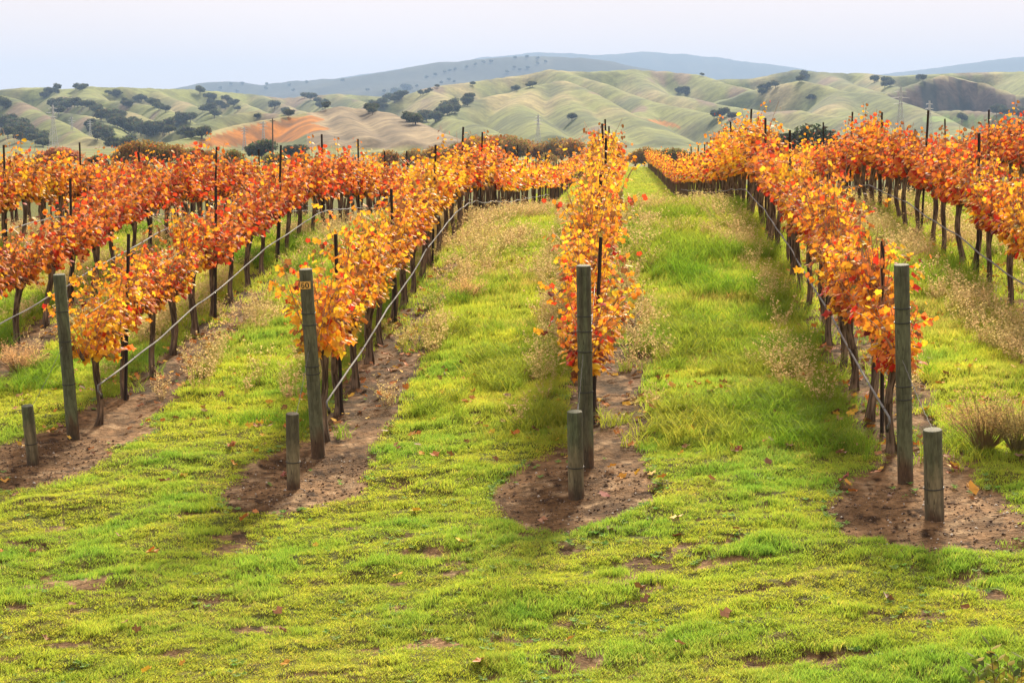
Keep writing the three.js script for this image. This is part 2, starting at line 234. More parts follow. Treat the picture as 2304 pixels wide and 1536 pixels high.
// ------------------------------------------------------------------ ground sheet
{
  const rad = [0.5, 3, 6, 9, 11.5]; for (let d = 12.5; d < 28; d += 0.075) rad.push(d); for (let d = 28; d < 62; d *= 1.006) rad.push(d); for (let d = 62; d < 300; d *= 1.03) rad.push(d); rad.push(300);
  const nearCount = rad.length - 1; for (let d = 300 * 1.012; d < 14500; d *= d < 900 ? 1.02 : d < 3300 ? 1.0075 : 1.012) rad.push(d); rad.push(14500);
  const cols = [], L = 0.285;
  for (let a = -L; a <= L + 1e-6; a += 0.001) cols.push(a);
  for (let a = L + 0.01; a < Math.PI; a += Math.min(0.2, 0.01 + (a - L) * 0.25)) { cols.push(a); cols.unshift(-a); } cols.push(cols[0] + 2 * Math.PI);
  const build = (k0, k1, name, material, color) => {
    const R = rad.slice(k0, k1 + 1), mb = new MB(), nc = cols.length;
    for (const r of R) for (const a of cols) {
      const inside = Math.abs(a) <= L + 0.02, dir = inside ? [Math.tan(a), 1] : [Math.sin(a), Math.cos(a)];
      let X = r * dir[0], d = r * dir[1], y, c;
      if (inside) { y = ground(X, d); c = color(X, d, y); }
      else { const q = clamp(Math.abs(a) - L, 0, 1); y = d > 0 || r > 60 ? lerp(ground(r * Math.tan(Math.sign(a) * L), r), smoothGround(0, 30) - 3 - Math.min(r, 60) * 0.01, smooth(0, 0.9, q)) : smoothGround(0, 5) - 0.4; c = color(r * Math.tan(Math.sign(a) * L), r, y); }
      mb.v(X, y, -d, c, X / (k0 ? 120 : 1.6), d / (k0 ? 120 : 1.6));
    }
    for (let j = 0; j + 1 < R.length; j++) for (let i = 0; i + 1 < nc; i++) { const a = j * nc + i, b = a + 1, c2 = a + nc, e = c2 + 1; mb.t(a, b, c2); mb.t(b, e, c2); }
    const m = part(numbered(name), mb.geo(), material); m.userData.kind = 'structure'; scene.add(m); return m;
  };
  const near = build(0, nearCount, 'vineyard_ground', M.earth, (X, d) => {
    const m = soil(X, d), n = fbm(X * 1.7, d * 1.7, 3), n2 = fbm(X * 6, d * 6, 2);
    const earth = mix3(mix3(mix3([0.36, 0.22, 0.115], [0.17, 0.1, 0.05], clamp(0.5 + n * 1.5)), [0.46, 0.32, 0.19], smooth(0.2, 0.6, n2)), [0.075, 0.043, 0.024], smooth(0.3, 0.5, fbm(X * 11 + 3, d * 9, 2))), litter = [0.1, 0.066, 0.036], turf = mix3([0.11, 0.13, 0.025], [0.17, 0.14, 0.04], clamp(0.5 + n));
    const e2 = mix3(earth, litter, smooth(-0.2, 0.4, fbm(X * 4 + 9, d * 4, 3)) * smooth(0.5, 3, d - endLine(X)));
    return d > 70 ? mix3(turf, [0.16, 0.18, 0.04], smooth(70, 110, d)) : mix3(turf, e2, smooth(0.2, 0.6, m));
  });
  tag(near, 'sloping vineyard soil and turf under the grass', 'ground', null, 'structure');
  const vine1 = [[395, 331], [470, 308], [560, 283], [640, 267], [705, 259], [735, 268], [700, 276], [745, 290], [690, 300], [660, 316], [560, 330]];
  const inside = (poly, x, y) => { let c = false; for (let i = 0, j = poly.length - 1; i < poly.length; j = i++) if ((poly[i][1] > y) !== (poly[j][1] > y) && x < (poly[j][0] - poly[i][0]) * (y - poly[i][1]) / (poly[j][1] - poly[i][1]) + poly[i][0]) c = !c; return c; };
  const h = build(nearCount, rad.length - 1, 'hills', M.hill, (X, d, y) => {
    if (d > 640) hills(X, d); else { lastCliff = lastBare = 0; }
    const cliff = lastCliff, bare = lastBare;
    const n = fbm(X / 60, d / 260, 4), n2 = fbm(X / 16 + 50, d / 80, 3);
    const green = [0.215, 0.245, 0.065], tan = [0.345, 0.295, 0.125], deep = [0.095, 0.125, 0.042];
    let c = mix3(green, tan, smooth(-0.1, 0.6, n + 0.35 * n2)); c = mix3(c, deep, 0.85 * smooth(0.0, 0.5, fbm(X / 50 + 7, d / 220 + 3, 3)));
    c = mix3(c, [0.22, 0.155, 0.105], 0.85 * smooth(0.25, 0.5, fbm(X / 30 - 17, d / 160 + 13, 3)));
    if (d > 4500) c = mix3([0.02, 0.03, 0.018], [0.055, 0.06, 0.03], smooth(0, 0.6, fbm(X / 120, d / 500, 4))); // far oak woods and brush
    const [px, py] = project(X, y, d);
    if (bare && px > 690) c = mix3([0.32, 0.25, 0.145], [0.2, 0.155, 0.095], smooth(-0.3, 0.4, n2));
    if (cliff && d < 2460 && d > 2100 && px > 1990) c = mix3([0.145, 0.105, 0.072], [0.045, 0.048, 0.034], smooth(-0.1, 0.15, fbm(X / 22, d / 400 + y / 50, 3)));
    const wob = 3 * n2;
    if (d > 1000 && d < 1330 && inside(vine1, px, py + wob)) c = mix3([0.46, 0.165, 0.004], [0.28, 0.105, 0.006], smooth(-0.1, 0.3, 0.6 * n2 + 0.5 * Math.sin(d / 7 + X / 30)));
    if (d > 620 && d < 1100 && px < 330 && py > 317.5 + wob * 0.3 && py < 327.5 + Math.min(0, (250 - px)) * 0.05) c = [0.3, 0.1, 0.0];
    if (d > 1200 && d < 2200 && Math.abs(px - 1497) < 36 && Math.abs(py - (278 + (px - 1497) * 0.22)) < 6 - Math.abs(px - 1497) * 0.12) c = [0.4, 0.17, 0.012];
    if (d > 1500 && d < 2150 && px > 2080 && Math.abs(py - 268) < 6) c = [0.2, 0.3, 0.07];
    return c;
  });
  tag(h, 'rolling grassy hills beyond the vineyard', 'hills', null, 'structure');
}
console.log('ground done');

// ------------------------------------------------------------------ leaves
const LEAF_HALF = [[0, 0.06], [0.3, -0.1], [0.5, 0.14], [0.4, 0.33], [0.6, 0.6], [0.34, 0.66], [0, 1.0]];
const LEAF_FULL = [...LEAF_HALF, ...LEAF_HALF.slice(1, -1).reverse().map(([x, y]) => [-x, y])];
const LEAF_MID = [[0, 0], [0.46, 0.02], [0.55, 0.55], [0, 0.95], [-0.55, 0.55], [-0.46, 0.02]], LEAF_FAR = [[0, 0], [0.55, 0.42], [0, 0.95], [-0.55, 0.42]];
const PALETTE = { yellow: [0.84, 0.55, 0.03], gold: [0.82, 0.42, 0.025], orange: [0.78, 0.28, 0.022], salmon: [0.7, 0.2, 0.05], red: [0.58, 0.036, 0.016], wine: [0.15, 0.018, 0.014], brown: [0.2, 0.075, 0.025], olive: [0.26, 0.23, 0.035], green: [0.1, 0.15, 0.025] };
function pick(rng, mix) { let t = rng() * mix.reduce((a, m) => a + m[1], 0); for (const [n, w] of mix) { if ((t -= w) <= 0) return PALETTE[n]; } return PALETTE.gold; }
const _q = new THREE.Quaternion(), _e = new THREE.Euler(), _v = new THREE.Vector3();
function addLeaf(mb, pos, rot, size, c, outline, curl, rng) {
  _q.setFromEuler(rot);
  const jit = () => 0.9 + 0.2 * rng(), mid = mix3(c, [0.6, 0.36, 0.04], 0.18);
  const put = (x, y, z, cc) => { _v.set(x * size, y * size, z * size).applyQuaternion(_q); return mb.v(pos.x + _v.x, pos.y + _v.y, pos.z + _v.z, cc); };
  const bend = (x, y) => -curl * (x * x * 0.9 + 0.35 * y * y) + curl * 0.25 * Math.sin(x * 7 + y * 5);
  if (outline.length > 4) {
    const m = put(0, 0.38, 0.03, mid), ids = outline.map(([x, y]) => put(x * jit(), y * jit(), bend(x, y), mix3(c, [c[0] * 0.7, c[1] * 0.55, c[2]], rng() * 0.5)));
    ids.forEach((a, k) => mb.t(m, a, ids[(k + 1) % ids.length]));
  } else { const ids = outline.map(([x, y]) => put(x * jit(), y * jit(), bend(x, y), c)); mb.t(ids[0], ids[1], ids[2]); mb.t(ids[0], ids[2], ids[3]); }
}
const MIXES = {
  orange: [['yellow', 2.6], ['gold', 3.6], ['orange', 4.5], ['salmon', 3.2], ['red', 2], ['brown', 2.4], ['wine', 0.5]],
  yellow: [['yellow', 5], ['gold', 5], ['orange', 2.5], ['olive', 1.2], ['brown', 1.2], ['salmon', 1]],
  red: [['gold', 2], ['orange', 2.6], ['salmon', 3], ['red', 4.5], ['wine', 1.6], ['brown', 2]],
  rust: [['gold', 2], ['orange', 4], ['salmon', 4], ['brown', 4], ['wine', 0.6], ['red', 1]],
  wine: [['wine', 3], ['red', 3.5], ['orange', 2.5], ['gold', 2.5], ['brown', 1.5], ['yellow', 1]],
};
// one vine's canopy: canes rise from the cordon (along local z at about 0.95 m) and carry leaves
function canopy(seed, lod, mixName, vigour = 1, sides = 0.22) {
  const rng = rngFrom(seed), leaves = new MB(), canes = new MB(), outer = [];
  const nCane = [32, 28, 20][lod], outline = [LEAF_FULL, LEAF_MID, LEAF_FAR][lod], grow = [0.84, 0.98, 1.45][lod];
  const other = Object.keys(MIXES)[Math.floor(rng() * 4)];
  for (let k = 0; k < nCane; k++) {
    const z0 = lerp(-0.78, 0.78, (k + rng()) / nCane), lean = (rng() - 0.5) * 0.7, along = (rng() - 0.5) * 0.6, tall = rng() < 0.07 ? 1.35 : 1;
    const len = (0.58 + 0.4 * rng()) * vigour * tall, droop = rng() < sides ? 0.4 + 0.4 * rng() : 0.1 * rng();
    const p = [], n = 7; let pos = new THREE.Vector3((rng() - 0.5) * 0.08, 0.93 + rng() * 0.06, z0), dir = new THREE.Vector3(lean * 0.75, 1, along).normalize();
    for (let j = 0; j < n; j++) { p.push(pos.clone()); dir.x += (rng() - 0.5) * 0.2 + droop * Math.sign(lean) * 0.13; dir.y -= droop * 0.22 * (j / n) * 2; dir.z += (rng() - 0.5) * 0.2; dir.normalize(); pos = pos.clone().addScaledVector(dir, len / (n - 1)); }
    if (lod < 2) canes.tube(lod ? [p[0], p[2], p[4], p[6]] : p, lod ? [0.006, 0.005, 0.004, 0.003] : [0.0075, 0.007, 0.006, 0.0055, 0.005, 0.004, 0.003], lod ? 3 : 4, [1, 1, 1], false);
    const bareCane = rng() < 0.2, nl = Math.round(len * [26, 22, 13][lod] * (bareCane ? 0.22 : 1)), hue = fbm(z0 * 1.7 + seed * 3.1, k * 0.21 + seed, 2) > 0.18 ? other : mixName;
    for (let j = 0; j < nl; j++) {
      const t = 0.06 + 0.94 * (j + rng() * 0.8) / nl, f = t * (n - 1), a = Math.min(n - 2, Math.floor(f)), q = p[a].clone().lerp(p[a + 1], f - a), th = rng() * 2 * Math.PI, out = 0.05 + 0.1 * rng() * (1.15 - 0.5 * t);
      q.x += Math.cos(th) * out * 1.15; q.z += Math.sin(th) * out; q.y -= 0.07 * rng() * (1 - t);
      const size = (0.062 + 0.06 * rng() * rng() + 0.02 * rng()) * (1.12 - 0.35 * t) * grow;
      // the blade hangs from its stalk, facing out from the row and up, with a good deal of scatter
      const e = new THREE.Euler(-(1.75 + rng() * 1.25), Math.atan2(Math.cos(th), Math.sin(th)) + Math.PI + (rng() - 0.5) * 1.8, (rng() - 0.5) * 1.4, 'YXZ');
      addLeaf(leaves, q, e, size, pick(rng, MIXES[rng() < 0.75 ? hue : mixName]), outline, 0.15 + 0.6 * rng() * rng(), rng);
      if (Math.hypot(q.x, (q.y - 1.35) * 0.7) > 0.2) outer.push([q.clone(), e, size]);
    }
  }
  return { leaves: leaves.geo(), canes: canes.geo(), outer };
}
const CAN = [[], [], []];
{
  const kinds = [['orange', 1], ['red', 0.95], ['yellow', 1.08], ['rust', 0.9], ['orange', 1.1], ['orange', 0.95], ['yellow', 0.95], ['red', 1.05], ['rust', 1], ['orange', 1.02]];
  kinds.forEach(([m, g], k) => { CAN[0].push(canopy(11 + k * 7, 0, m, g)); if (k < 8) CAN[1].push(canopy(211 + k * 7, 1, m, g)); if (k < 6) CAN[2].push(canopy(411 + k * 7, 2, m, g)); });
  CAN.wine = canopy(905, 0, 'wine', 0.82, 0.25);
}
const LEAF_SHAPES = [0, 1, 2, 3, 4, 5].map(k => { const mb = new MB(); addLeaf(mb, new THREE.Vector3(), new THREE.Euler(), 1, [1, 1, 1], LEAF_FULL, 0.15 + 0.12 * k, rngFrom(70 + k)); const g = mb.geo(); g.deleteAttribute('color'); return g; });
const FALLEN_SHAPES = [0, 1, 2, 3, 4, 5].map(k => { const mb = new MB(); addLeaf(mb, new THREE.Vector3(), new THREE.Euler(), 1, [1, 1, 1], LEAF_FULL, -0.12 - 0.13 * k, rngFrom(270 + k)); const g = mb.geo(); g.deleteAttribute('color'); return g; });
const LEAF_MATS = Object.fromEntries(Object.entries(PALETTE).map(([n, c]) => [n, phys({ color: col(...c), transmission: 0.55, roughness: 0.92, clearcoat: 0.12, clearcoatRoughness: 0.35, specularIntensity: 0.3 })]));

// trunks and cordons: knobby, a little crooked, swollen at the foot and at the head
const TRUNKS = [], CORDONS = [];
for (let k = 0; k < 8; k++) {
  const rng = rngFrom(600 + k * 13), p = [], n = 11, bx = (rng() - 0.5) * 0.14, bz = (rng() - 0.5) * 0.2, ph = rng() * 6;
  for (let j = 0; j < n; j++) { const t = j / (n - 1); p.push(new THREE.Vector3(bx * (1 - t) ** 1.5 + 0.026 * Math.sin(t * 6 + ph), -0.12 + t * 1.06, bz * (1 - t) ** 1.5 + 0.028 * Math.cos(t * 5 + ph * 1.7))); }
  const r0 = 0.037 + 0.014 * rng(), rr = p.map((_, j) => { const t = j / (n - 1); return r0 * (1 + 0.55 * Math.exp(-((t - 0.12) ** 2) / 0.006) + 0.45 * smooth(0.85, 1, t) + 0.22 * (rng() - 0.5)); });
  const mb = new MB(); mb.tube(p, (j, th) => rr[j] * (1 + 0.13 * Math.sin(th * 3 + j * 0.7 + ph) + 0.08 * Math.sin(th * 5 - j)), 9, [1, 1, 1], true, 1.5); TRUNKS.push(mb.geo());
  const cb = new MB();
  for (const s of [-1, 1]) {
    const q = []; for (let j = 0; j < 8; j++) { const t = j / 7; q.push(new THREE.Vector3(0.015 * Math.sin(t * 8 + ph), 0.9 + 0.07 * smooth(0, 0.3, t) + 0.02 * Math.sin(t * 9 + k), s * (0.02 + t * 0.74))); }
    cb.tube(q, (j, th) => (0.034 - 0.016 * j / 7) * (1 + 0.2 * Math.sin(th * 3 + j * 1.7)), 7, [1, 1, 1], true, 1.5);
    for (let j = 1; j < 8; j++) { const c = q[j]; cb.tube([c.clone(), c.clone().add(new THREE.Vector3((rng() - 0.5) * 0.06, 0.06, (rng() - 0.5) * 0.04)), c.clone().add(new THREE.Vector3((rng() - 0.5) * 0.1, 0.1, (rng() - 0.5) * 0.06))], [0.02, 0.017, 0.009], 5, [1, 1, 1]); }
  }
  CORDONS.push(cb.geo());
}
const ORD = ['first', 'second', 'third', 'fourth', 'fifth', 'sixth', 'seventh', 'eighth', 'ninth', 'tenth', 'eleventh', 'twelfth', 'thirteenth', 'fourteenth', 'fifteenth', 'sixteenth'];
const ROWNAME = { 1: 'the leftmost tall end post', 2: 'the end post numbered 60', 3: 'the end post in the middle', 4: 'the rightmost tall end post' };
const ROWSIDE = { '-4': 'fifth row left of the leftmost end post', '-3': 'fourth row left of the leftmost end post', '-2': 'third row left of the leftmost end post', '-1': 'second row left of the leftmost end post', 0: 'row just left of the leftmost end post', 5: 'row just right of the rightmost end post', 6: 'second row right of the rightmost end post', 7: 'third row right of the rightmost end post' };
const rowTurn = Math.atan2(-0.052, 1);
const farMB = new MB(), farTrunkMB = new MB();
let vineCount = 0;
for (const r of ROWS) {
  const rng = rngFrom(1000 + r.i * 31), first = r.start + (r.i === 3 ? 0.75 : r.i === 4 ? 1.25 : 0.7); let n = 0, ordinal = 0;
  for (let d = first; d < r.to; d += 1.52 + (rng() - 0.5) * 0.12, n++) {
    const q = [rng(), rng(), rng(), rng(), rng(), rng()];
    if (d < r.from) continue;
    const X = rowX(r, d) + (q[0] - 0.5) * 0.1, base = V(X, d), lod = d < 33 ? 0 : d < 58 ? 1 : 2, kinds = CAN[lod];
    const warm = fbm(X * 0.22 + 3, d * 0.13, 2); // patches of one colour run along the rows
    let kind = Math.floor(q[1] * kinds.length); if (warm > 0.16 && lod < 2) kind = [2, 6][q[2] > 0.5 ? 1 : 0]; else if (warm < -0.12 && lod < 2) kind = [1, 7][q[2] > 0.5 ? 1 : 0];
    const flip = q[3] > 0.5 ? Math.PI : 0, sc = 0.88 + 0.22 * q[4];
    if (d > 80) { // too far to tell the vines apart
      const cc = kinds[kind].leaves, P = cc.attributes.position, C = cc.attributes.color, off = farMB.p.length / 3, s2 = flip ? -1 : 1;
      for (let k = 0; k < P.count; k++) farMB.v(base.x + s2 * P.getX(k) * sc, base.y + P.getY(k) * sc, base.z + s2 * P.getZ(k) * sc, [C.getX(k), C.getY(k), C.getZ(k)]);
      for (let k = 0; k < cc.index.count; k++) farMB.i.push(cc.index.getX(k) + off);
      farTrunkMB.tube([base.clone().add(new THREE.Vector3(0, -0.1, 0)), base.clone().add(new THREE.Vector3(0.02, 0.95, 0))], [0.034, 0.03], 4, [1, 1, 1], false);
      continue;
    }
    const g = group('grapevine', base, rowTurn + flip); g.scale.set(1, sc, 1); g.rotation.z = (q[5] - 0.5) * 0.08; vineCount++;
    const can = r.i === 3 && n === 0 ? CAN.wine : kinds[kind];
    part('trunk', TRUNKS[Math.floor(q[2] * 8)], M.bark, g);
    part('cordon', CORDONS[Math.floor(q[5] * 8)], M.bark, g);
    if (lod < 2) part('canes', can.canes, M.cane, g).userData.kind = 'stuff';
    part('foliage', can.leaves, M.leaf, g).userData.kind = 'stuff';
    if (n < 3 && r.i >= 1 && r.i <= 4 || r.i === 5 && d < 31) { // leaves that can be picked out one by one
      const step = Math.max(1, Math.floor(can.outer.length / 64)), names = Object.keys(PALETTE);
      for (let k = Math.floor(q[0] * step); k < can.outer.length; k += step) {
        const [p, e, s] = can.outer[k], w = [0.2, 0.25, 0.2, 0.12, 0.12, 0.04, 0.04, 0.02, 0.01]; let t = rng(), m = 0; while (m < 8 && (t -= w[m]) > 0) m++;
        const l = part('leaf', LEAF_SHAPES[k % 6], LEAF_MATS[names[m]], g);
        l.position.copy(p).add(new THREE.Vector3(Math.sign(p.x) * 0.05, 0.02, 0)); l.rotation.copy(e); l.scale.setScalar(s * 1.15);
      }
    }
    const tint = can === CAN.wine ? 'dark red' : ({ 2: 'yellow', 6: 'yellow', 1: 'red and orange', 7: 'red and orange', 3: 'rusty brown', 8: 'rusty brown' }[kind] ?? 'orange');
    const grp = 'grapevines in the ' + (ROWNAME[r.i] ? 'row behind ' + ROWNAME[r.i] : ROWSIDE[r.i]);
    if (ROWNAME[r.i] && ordinal < ORD.length) tag(g, `${ORD[ordinal]} grapevine behind ${ROWNAME[r.i]}, ${tint} leaves`, 'grapevine', grp);
    else if (!ROWNAME[r.i] && ordinal < ORD.length && r.i > -3 && r.i < 7) tag(g, `${ORD[ordinal]} nearest vine seen in the ${ROWSIDE[r.i]}`, 'grapevine', grp);
    else tag(g, ROWNAME[r.i] ? `small distant grapevine far up the row behind ${ROWNAME[r.i]}` : `distant grapevine far up the ${ROWSIDE[r.i]}`, 'grapevine', grp);
    ordinal++;
  }
}
{
  const g = new THREE.Group(); part('foliage', farMB.geo(), M.leaf, g).userData.kind = 'stuff'; part('trunks', farTrunkMB.geo(), M.bark, g).userData.kind = 'stuff';
  top(g, 'far_vines'); tag(g, 'far orange vines past the crest of the slope, merging into one mass', 'vines', null, 'stuff');
}
console.log('vines', vineCount);

// ------------------------------------------------------------------ posts, stakes, wires, hoses
const POSTC = [0.18, 0.19, 0.1], STAIN = [0.14, 0.08, 0.04], PALE = [0.3, 0.25, 0.145];
function woodenPole(baseP, topP, radius, stainUp, seed, name, parent, pale = 0) {
  const own = mix3([0.19, 0.155, 0.095], [0.16, 0.2, 0.1], hash(Math.round(seed * 7), 3));
  const mb = new MB(), n = 22, p = [], H = topP.distanceTo(baseP), dir = topP.clone().sub(baseP).normalize();
  for (let k = 0; k <= n; k++) { const t = k / n * (H + 0.25) - 0.25; p.push(dir.clone().multiplyScalar(Math.min(t, H - 0.006))); }
  p.push(dir.clone().multiplyScalar(H));
  const rad = (k, th) => radius * (k === n + 1 ? 0.93 : 1) * (1.03 - 0.05 * k / n + 0.012 * Math.sin(th * 2 + seed) + 0.01 * noise(k * 0.5 + seed, th)) ;
  const color = (k, th) => { const h = p[Math.min(k, n)].length() * (k < 3 ? -1 : 1), e = stainUp * (0.75 + 0.6 * noise(th * 1.4 + seed * 5, 0.5)); let c = mix3(mix3(POSTC, own, 0.7), PALE, pale * smooth(0.6, 0.35, h + 0.06 * noise(th * 3, seed))); c = mix3(c, STAIN, smooth(e + 0.06, e - 0.06, h)); return mix3(c, [0.1, 0.085, 0.05], 0.7 * smooth(0.05, 0.5, noise(th * 1.5 + seed, h * 1.6 + seed * 3))); };
  mb.tube(p, rad, 24, color, true, 0.9);
  const geo = mb.geo(); return part(name, geo, M.post, parent);
}
const band = (parent, dir, h, r, name = 'wire_band') => { const m = part(name, new THREE.TorusGeometry(r, 0.005, 6, 28), M.band, parent); m.position.copy(dir).multiplyScalar(h); m.quaternion.setFromUnitVectors(new THREE.Vector3(0, 0, 1), dir); return m; };
const POSTS = [ // base pixel x, top pixel, distance, radius, heights of the wire bands
  { i: 1, bx: 165, tx: 132, ty: 617, d: 25, r: 0.072, bands: [0.68, 1.2, 1.56], label: 'leftmost tall round wooden end post, leaning left, dark bands' },
  { i: 2, bx: 716, tx: 687, ty: 605, d: 23.1, r: 0.074, bands: [0.9, 0.98, 1.42, 1.54], label: 'tall round wooden end post with the number 60 plate' },
  { i: 3, bx: 1320, tx: 1313, ty: 597, d: 21.4, r: 0.073, bands: [0.76, 1.16, 1.36, 1.51], label: 'tall greenish wooden end post in the middle, before the dark red vine' },
  { i: 4, bx: 2040, tx: 2029, ty: 595, d: 19.8, r: 0.073, bands: [0.78, 0.9, 1.48, 1.61], label: 'rightmost tall greenish wooden end post with black wire bands' }];
const postTops = {};
for (const p of POSTS) {
  const X = ray(p.bx, 1000).x * p.d, base = V(X, p.d), tp = at(p.tx, p.ty, p.d - 0.2);
  const g = group('end_post', base); tag(g, p.label, 'post', 'end posts of the vine rows');
  const rel = tp.clone().sub(base), dir = rel.clone().normalize(), H = rel.length();
  woodenPole(base, tp, p.r, 0.28, p.i * 3.7, 'pole', g);
  for (const h of p.bands) band(g, dir, h * H / 2, p.r + 0.003);
  postTops[p.i] = { base, dir, H };
  if (p.i === 2) { // the number plate: a thin bent sheet with printed digits
    const cv = document.createElement('canvas'); cv.width = 256; cv.height = 176; const c = cv.getContext('2d');
    c.fillStyle = '#c8963c'; c.fillRect(0, 0, 256, 176); c.fillStyle = '#e0ac52'; c.fillRect(8, 8, 240, 160); c.fillStyle = '#17110a'; c.font = 'bold 176px sans-serif'; c.textAlign = 'center'; c.textBaseline = 'middle'; c.fillText('60', 126, 94);
    const t = new THREE.CanvasTexture(cv); t.colorSpace = THREE.SRGBColorSpace;
    const W = 1.62, pl = new THREE.CylinderGeometry(p.r + 0.006, p.r + 0.006, 0.083, 14, 1, true, -W / 2, W);
    const m = part('number_plate', pl, new THREE.MeshStandardMaterial({ map: t, roughness: 0.6, side: THREE.DoubleSide }), g);
    m.userData.label = 'small yellow plate reading 60 in black';
    const qt = new THREE.Quaternion().setFromUnitVectors(new THREE.Vector3(0, 1, 0), dir); m.quaternion.copy(qt).multiply(new THREE.Quaternion().setFromAxisAngle(new THREE.Vector3(0, 1, 0), -0.14)); m.position.copy(dir).multiplyScalar(H - 0.165);
    for (const s of [-1, 1]) { const n = part('nail', new THREE.SphereGeometry(0.004, 8, 6), M.wire, m); n.position.set(0.012 + s * 0.045, 0.032 * s, p.r - 0.0); n.position.setLength(Math.hypot(p.r + 0.007, 0.032)); n.position.y = 0.032; }
  }
}
const ST = [
  { bx: 75, tx: 60, ty: 912, r: 0.068, d: 23.8, label: 'leftmost short wooden anchor stake, leaning left in bare soil' },
  { bx: 660, tx: 657, ty: 930, r: 0.068, d: 21.8, label: 'short square-topped anchor stake in front of the post numbered 60' },
  { bx: 1297, tx: 1293, ty: 925, r: 0.074, d: 20.3, label: 'short round anchor stake in front of the middle end post' },
  { bx: 2105, tx: 2099, ty: 966, r: 0.083, d: 18.5, label: 'thick short anchor stake at the right, on a wide bare patch' }];
ST.forEach((p, k) => {
  const X = ray(p.bx, 1100).x * p.d, base = V(X, p.d), tp = at(p.tx, p.ty, p.d - 0.11), g = group('anchor_stake', base), rel = tp.clone().sub(base), dir = rel.clone().normalize(), H = rel.length();
  tag(g, p.label, 'stake', 'short anchor stakes before the rows');
  woodenPole(base, tp, p.r, 0.12, 20 + k * 5.3, 'pole', g, 1); band(g, dir, H * 0.36, p.r + 0.004);
  // twisted cable from the stake back up to the end post
  const e = postTops[k + 1], a = base.clone().addScaledVector(dir, H * 0.95).add(new THREE.Vector3(0.03, 0, -p.r)), b = e.base.clone().addScaledVector(e.dir, e.H * 0.57).add(new THREE.Vector3(-0.02, 0, 0.08)), mb = new MB(), pts = [];
  for (let j = 0; j <= 30; j++) { const t = j / 30; pts.push(a.clone().lerp(b, t).add(new THREE.Vector3(0.003 * Math.sin(j * 2.1), -0.02 * Math.sin(Math.PI * t), 0.003 * Math.cos(j * 2.1)))); }
  mb.tube(pts, pts.map(() => 0.0028), 5, [1, 1, 1]);
  const w = top(part('', mb.geo(), M.wire), 'anchor_wire'); tag(w, 'twisted wire from a short stake up to ' + ROWNAME[k + 1], 'wire', 'anchor wires');
});
for (const r of ROWS) { // slim steel line posts, drip hoses and trellis wires along each row
  const rng = rngFrom(3000 + r.i * 7), side = ROWNAME[r.i] ? 'row behind ' + ROWNAME[r.i] : ROWSIDE[r.i]; let n = 0;
  for (let d = r.start + 2.1; d < Math.min(r.to, 112); d += 6.1) {
    const q = [rng(), rng(), rng(), rng()]; if (d < r.from) continue;
    const base = V(rowX(r, d) + 0.04, d), H = 1.98 + 0.27 * q[0], g = new THREE.Group(); g.position.copy(base); g.rotation.set((q[1] - 0.5) * 0.08, q[3], (q[2] - 0.5) * 0.1); if (r.i === 0 && n === 1) g.rotation.z = 0.13;
    top(g, 'line_post'); tag(g, ROWNAME[r.i] && n < ORD.length ? `${ORD[n]} slim dark steel post behind ${ROWNAME[r.i]}` : `${n < 6 ? ORD[n] + ' ' : 'distant '}slim steel post in the ${side}`, 'post', 'slim steel line posts');
    const web = part('web', new THREE.BoxGeometry(0.042, H + 0.3, 0.006), M.steel, g); web.position.y = H / 2 - 0.15;
    const fl = part('flange', new THREE.BoxGeometry(0.006, H + 0.3, 0.03), M.steel, g); fl.position.set(0, H / 2 - 0.15, 0.0185);
    n++;
  }
  const d0 = Math.max(r.from, r.start + 0.5), d1 = Math.min(r.to, 95); if (r.i < -1 || r.i > 6) continue;
  for (const h of [1.02, 1.42]) {
    const mb = new MB(), pts = []; for (let d = Math.max(r.from, r.start); d < d1; d += 1.5) pts.push(new THREE.Vector3(rowX(r, d) + (h > 1.2 ? 0.05 : 0), smoothGround(rowX(r, d), d) + h, -d));
    mb.tube(pts, pts.map(() => 0.0022), 4, [1, 1, 1], false);
    const w = top(part('', mb.geo(), M.wire), 'trellis_wire'); tag(w, `${h > 1.2 ? 'upper' : 'lower'} thin trellis wire along the ${side}`, 'wire', 'trellis wires');
  }
  const g = new THREE.Group(), mb = new MB(), pts = [];
  const off = r.i <= 2 ? 0.09 : -0.09;
  if (r.from === 0) for (let k = 3; k > 0; k--) { const d = d0 + 0.08 * k; pts.push(new THREE.Vector3(rowX(r, d) + off, smoothGround(rowX(r, d), d) + 0.5 - 0.05 * k, -d + 0.1)); }
  for (let d = d0; d < d1; d += 0.38) pts.push(new THREE.Vector3(rowX(r, d) + off, smoothGround(rowX(r, d), d) + 0.5 - 0.035 * Math.abs(Math.sin((d - d0) * Math.PI / 6.1)) + 0.015 * noise(d * 0.9, r.i), -d));
  mb.tube(pts, pts.map(() => 0.0115), 7, [1, 1, 1]); part('tube', mb.geo(), M.hose, g);
  if (r.from === 0) { const c = part('end_clamp', new THREE.CylinderGeometry(0.02, 0.016, 0.07, 10), M.plastic, g); c.position.copy(pts[0]); c.rotation.x = 0.5; }
  for (let k = 4; k < pts.length && k < 60; k += 4) { const c = part('emitter', new THREE.CylinderGeometry(0.015, 0.015, 0.022, 8), M.plastic, g); c.position.copy(pts[k]); c.rotation.x = Math.PI / 2; }
  top(g, 'drip_hose'); tag(g, `grey drip irrigation hose along the ${side}`, 'hose', 'drip hoses');
}
console.log('posts done');

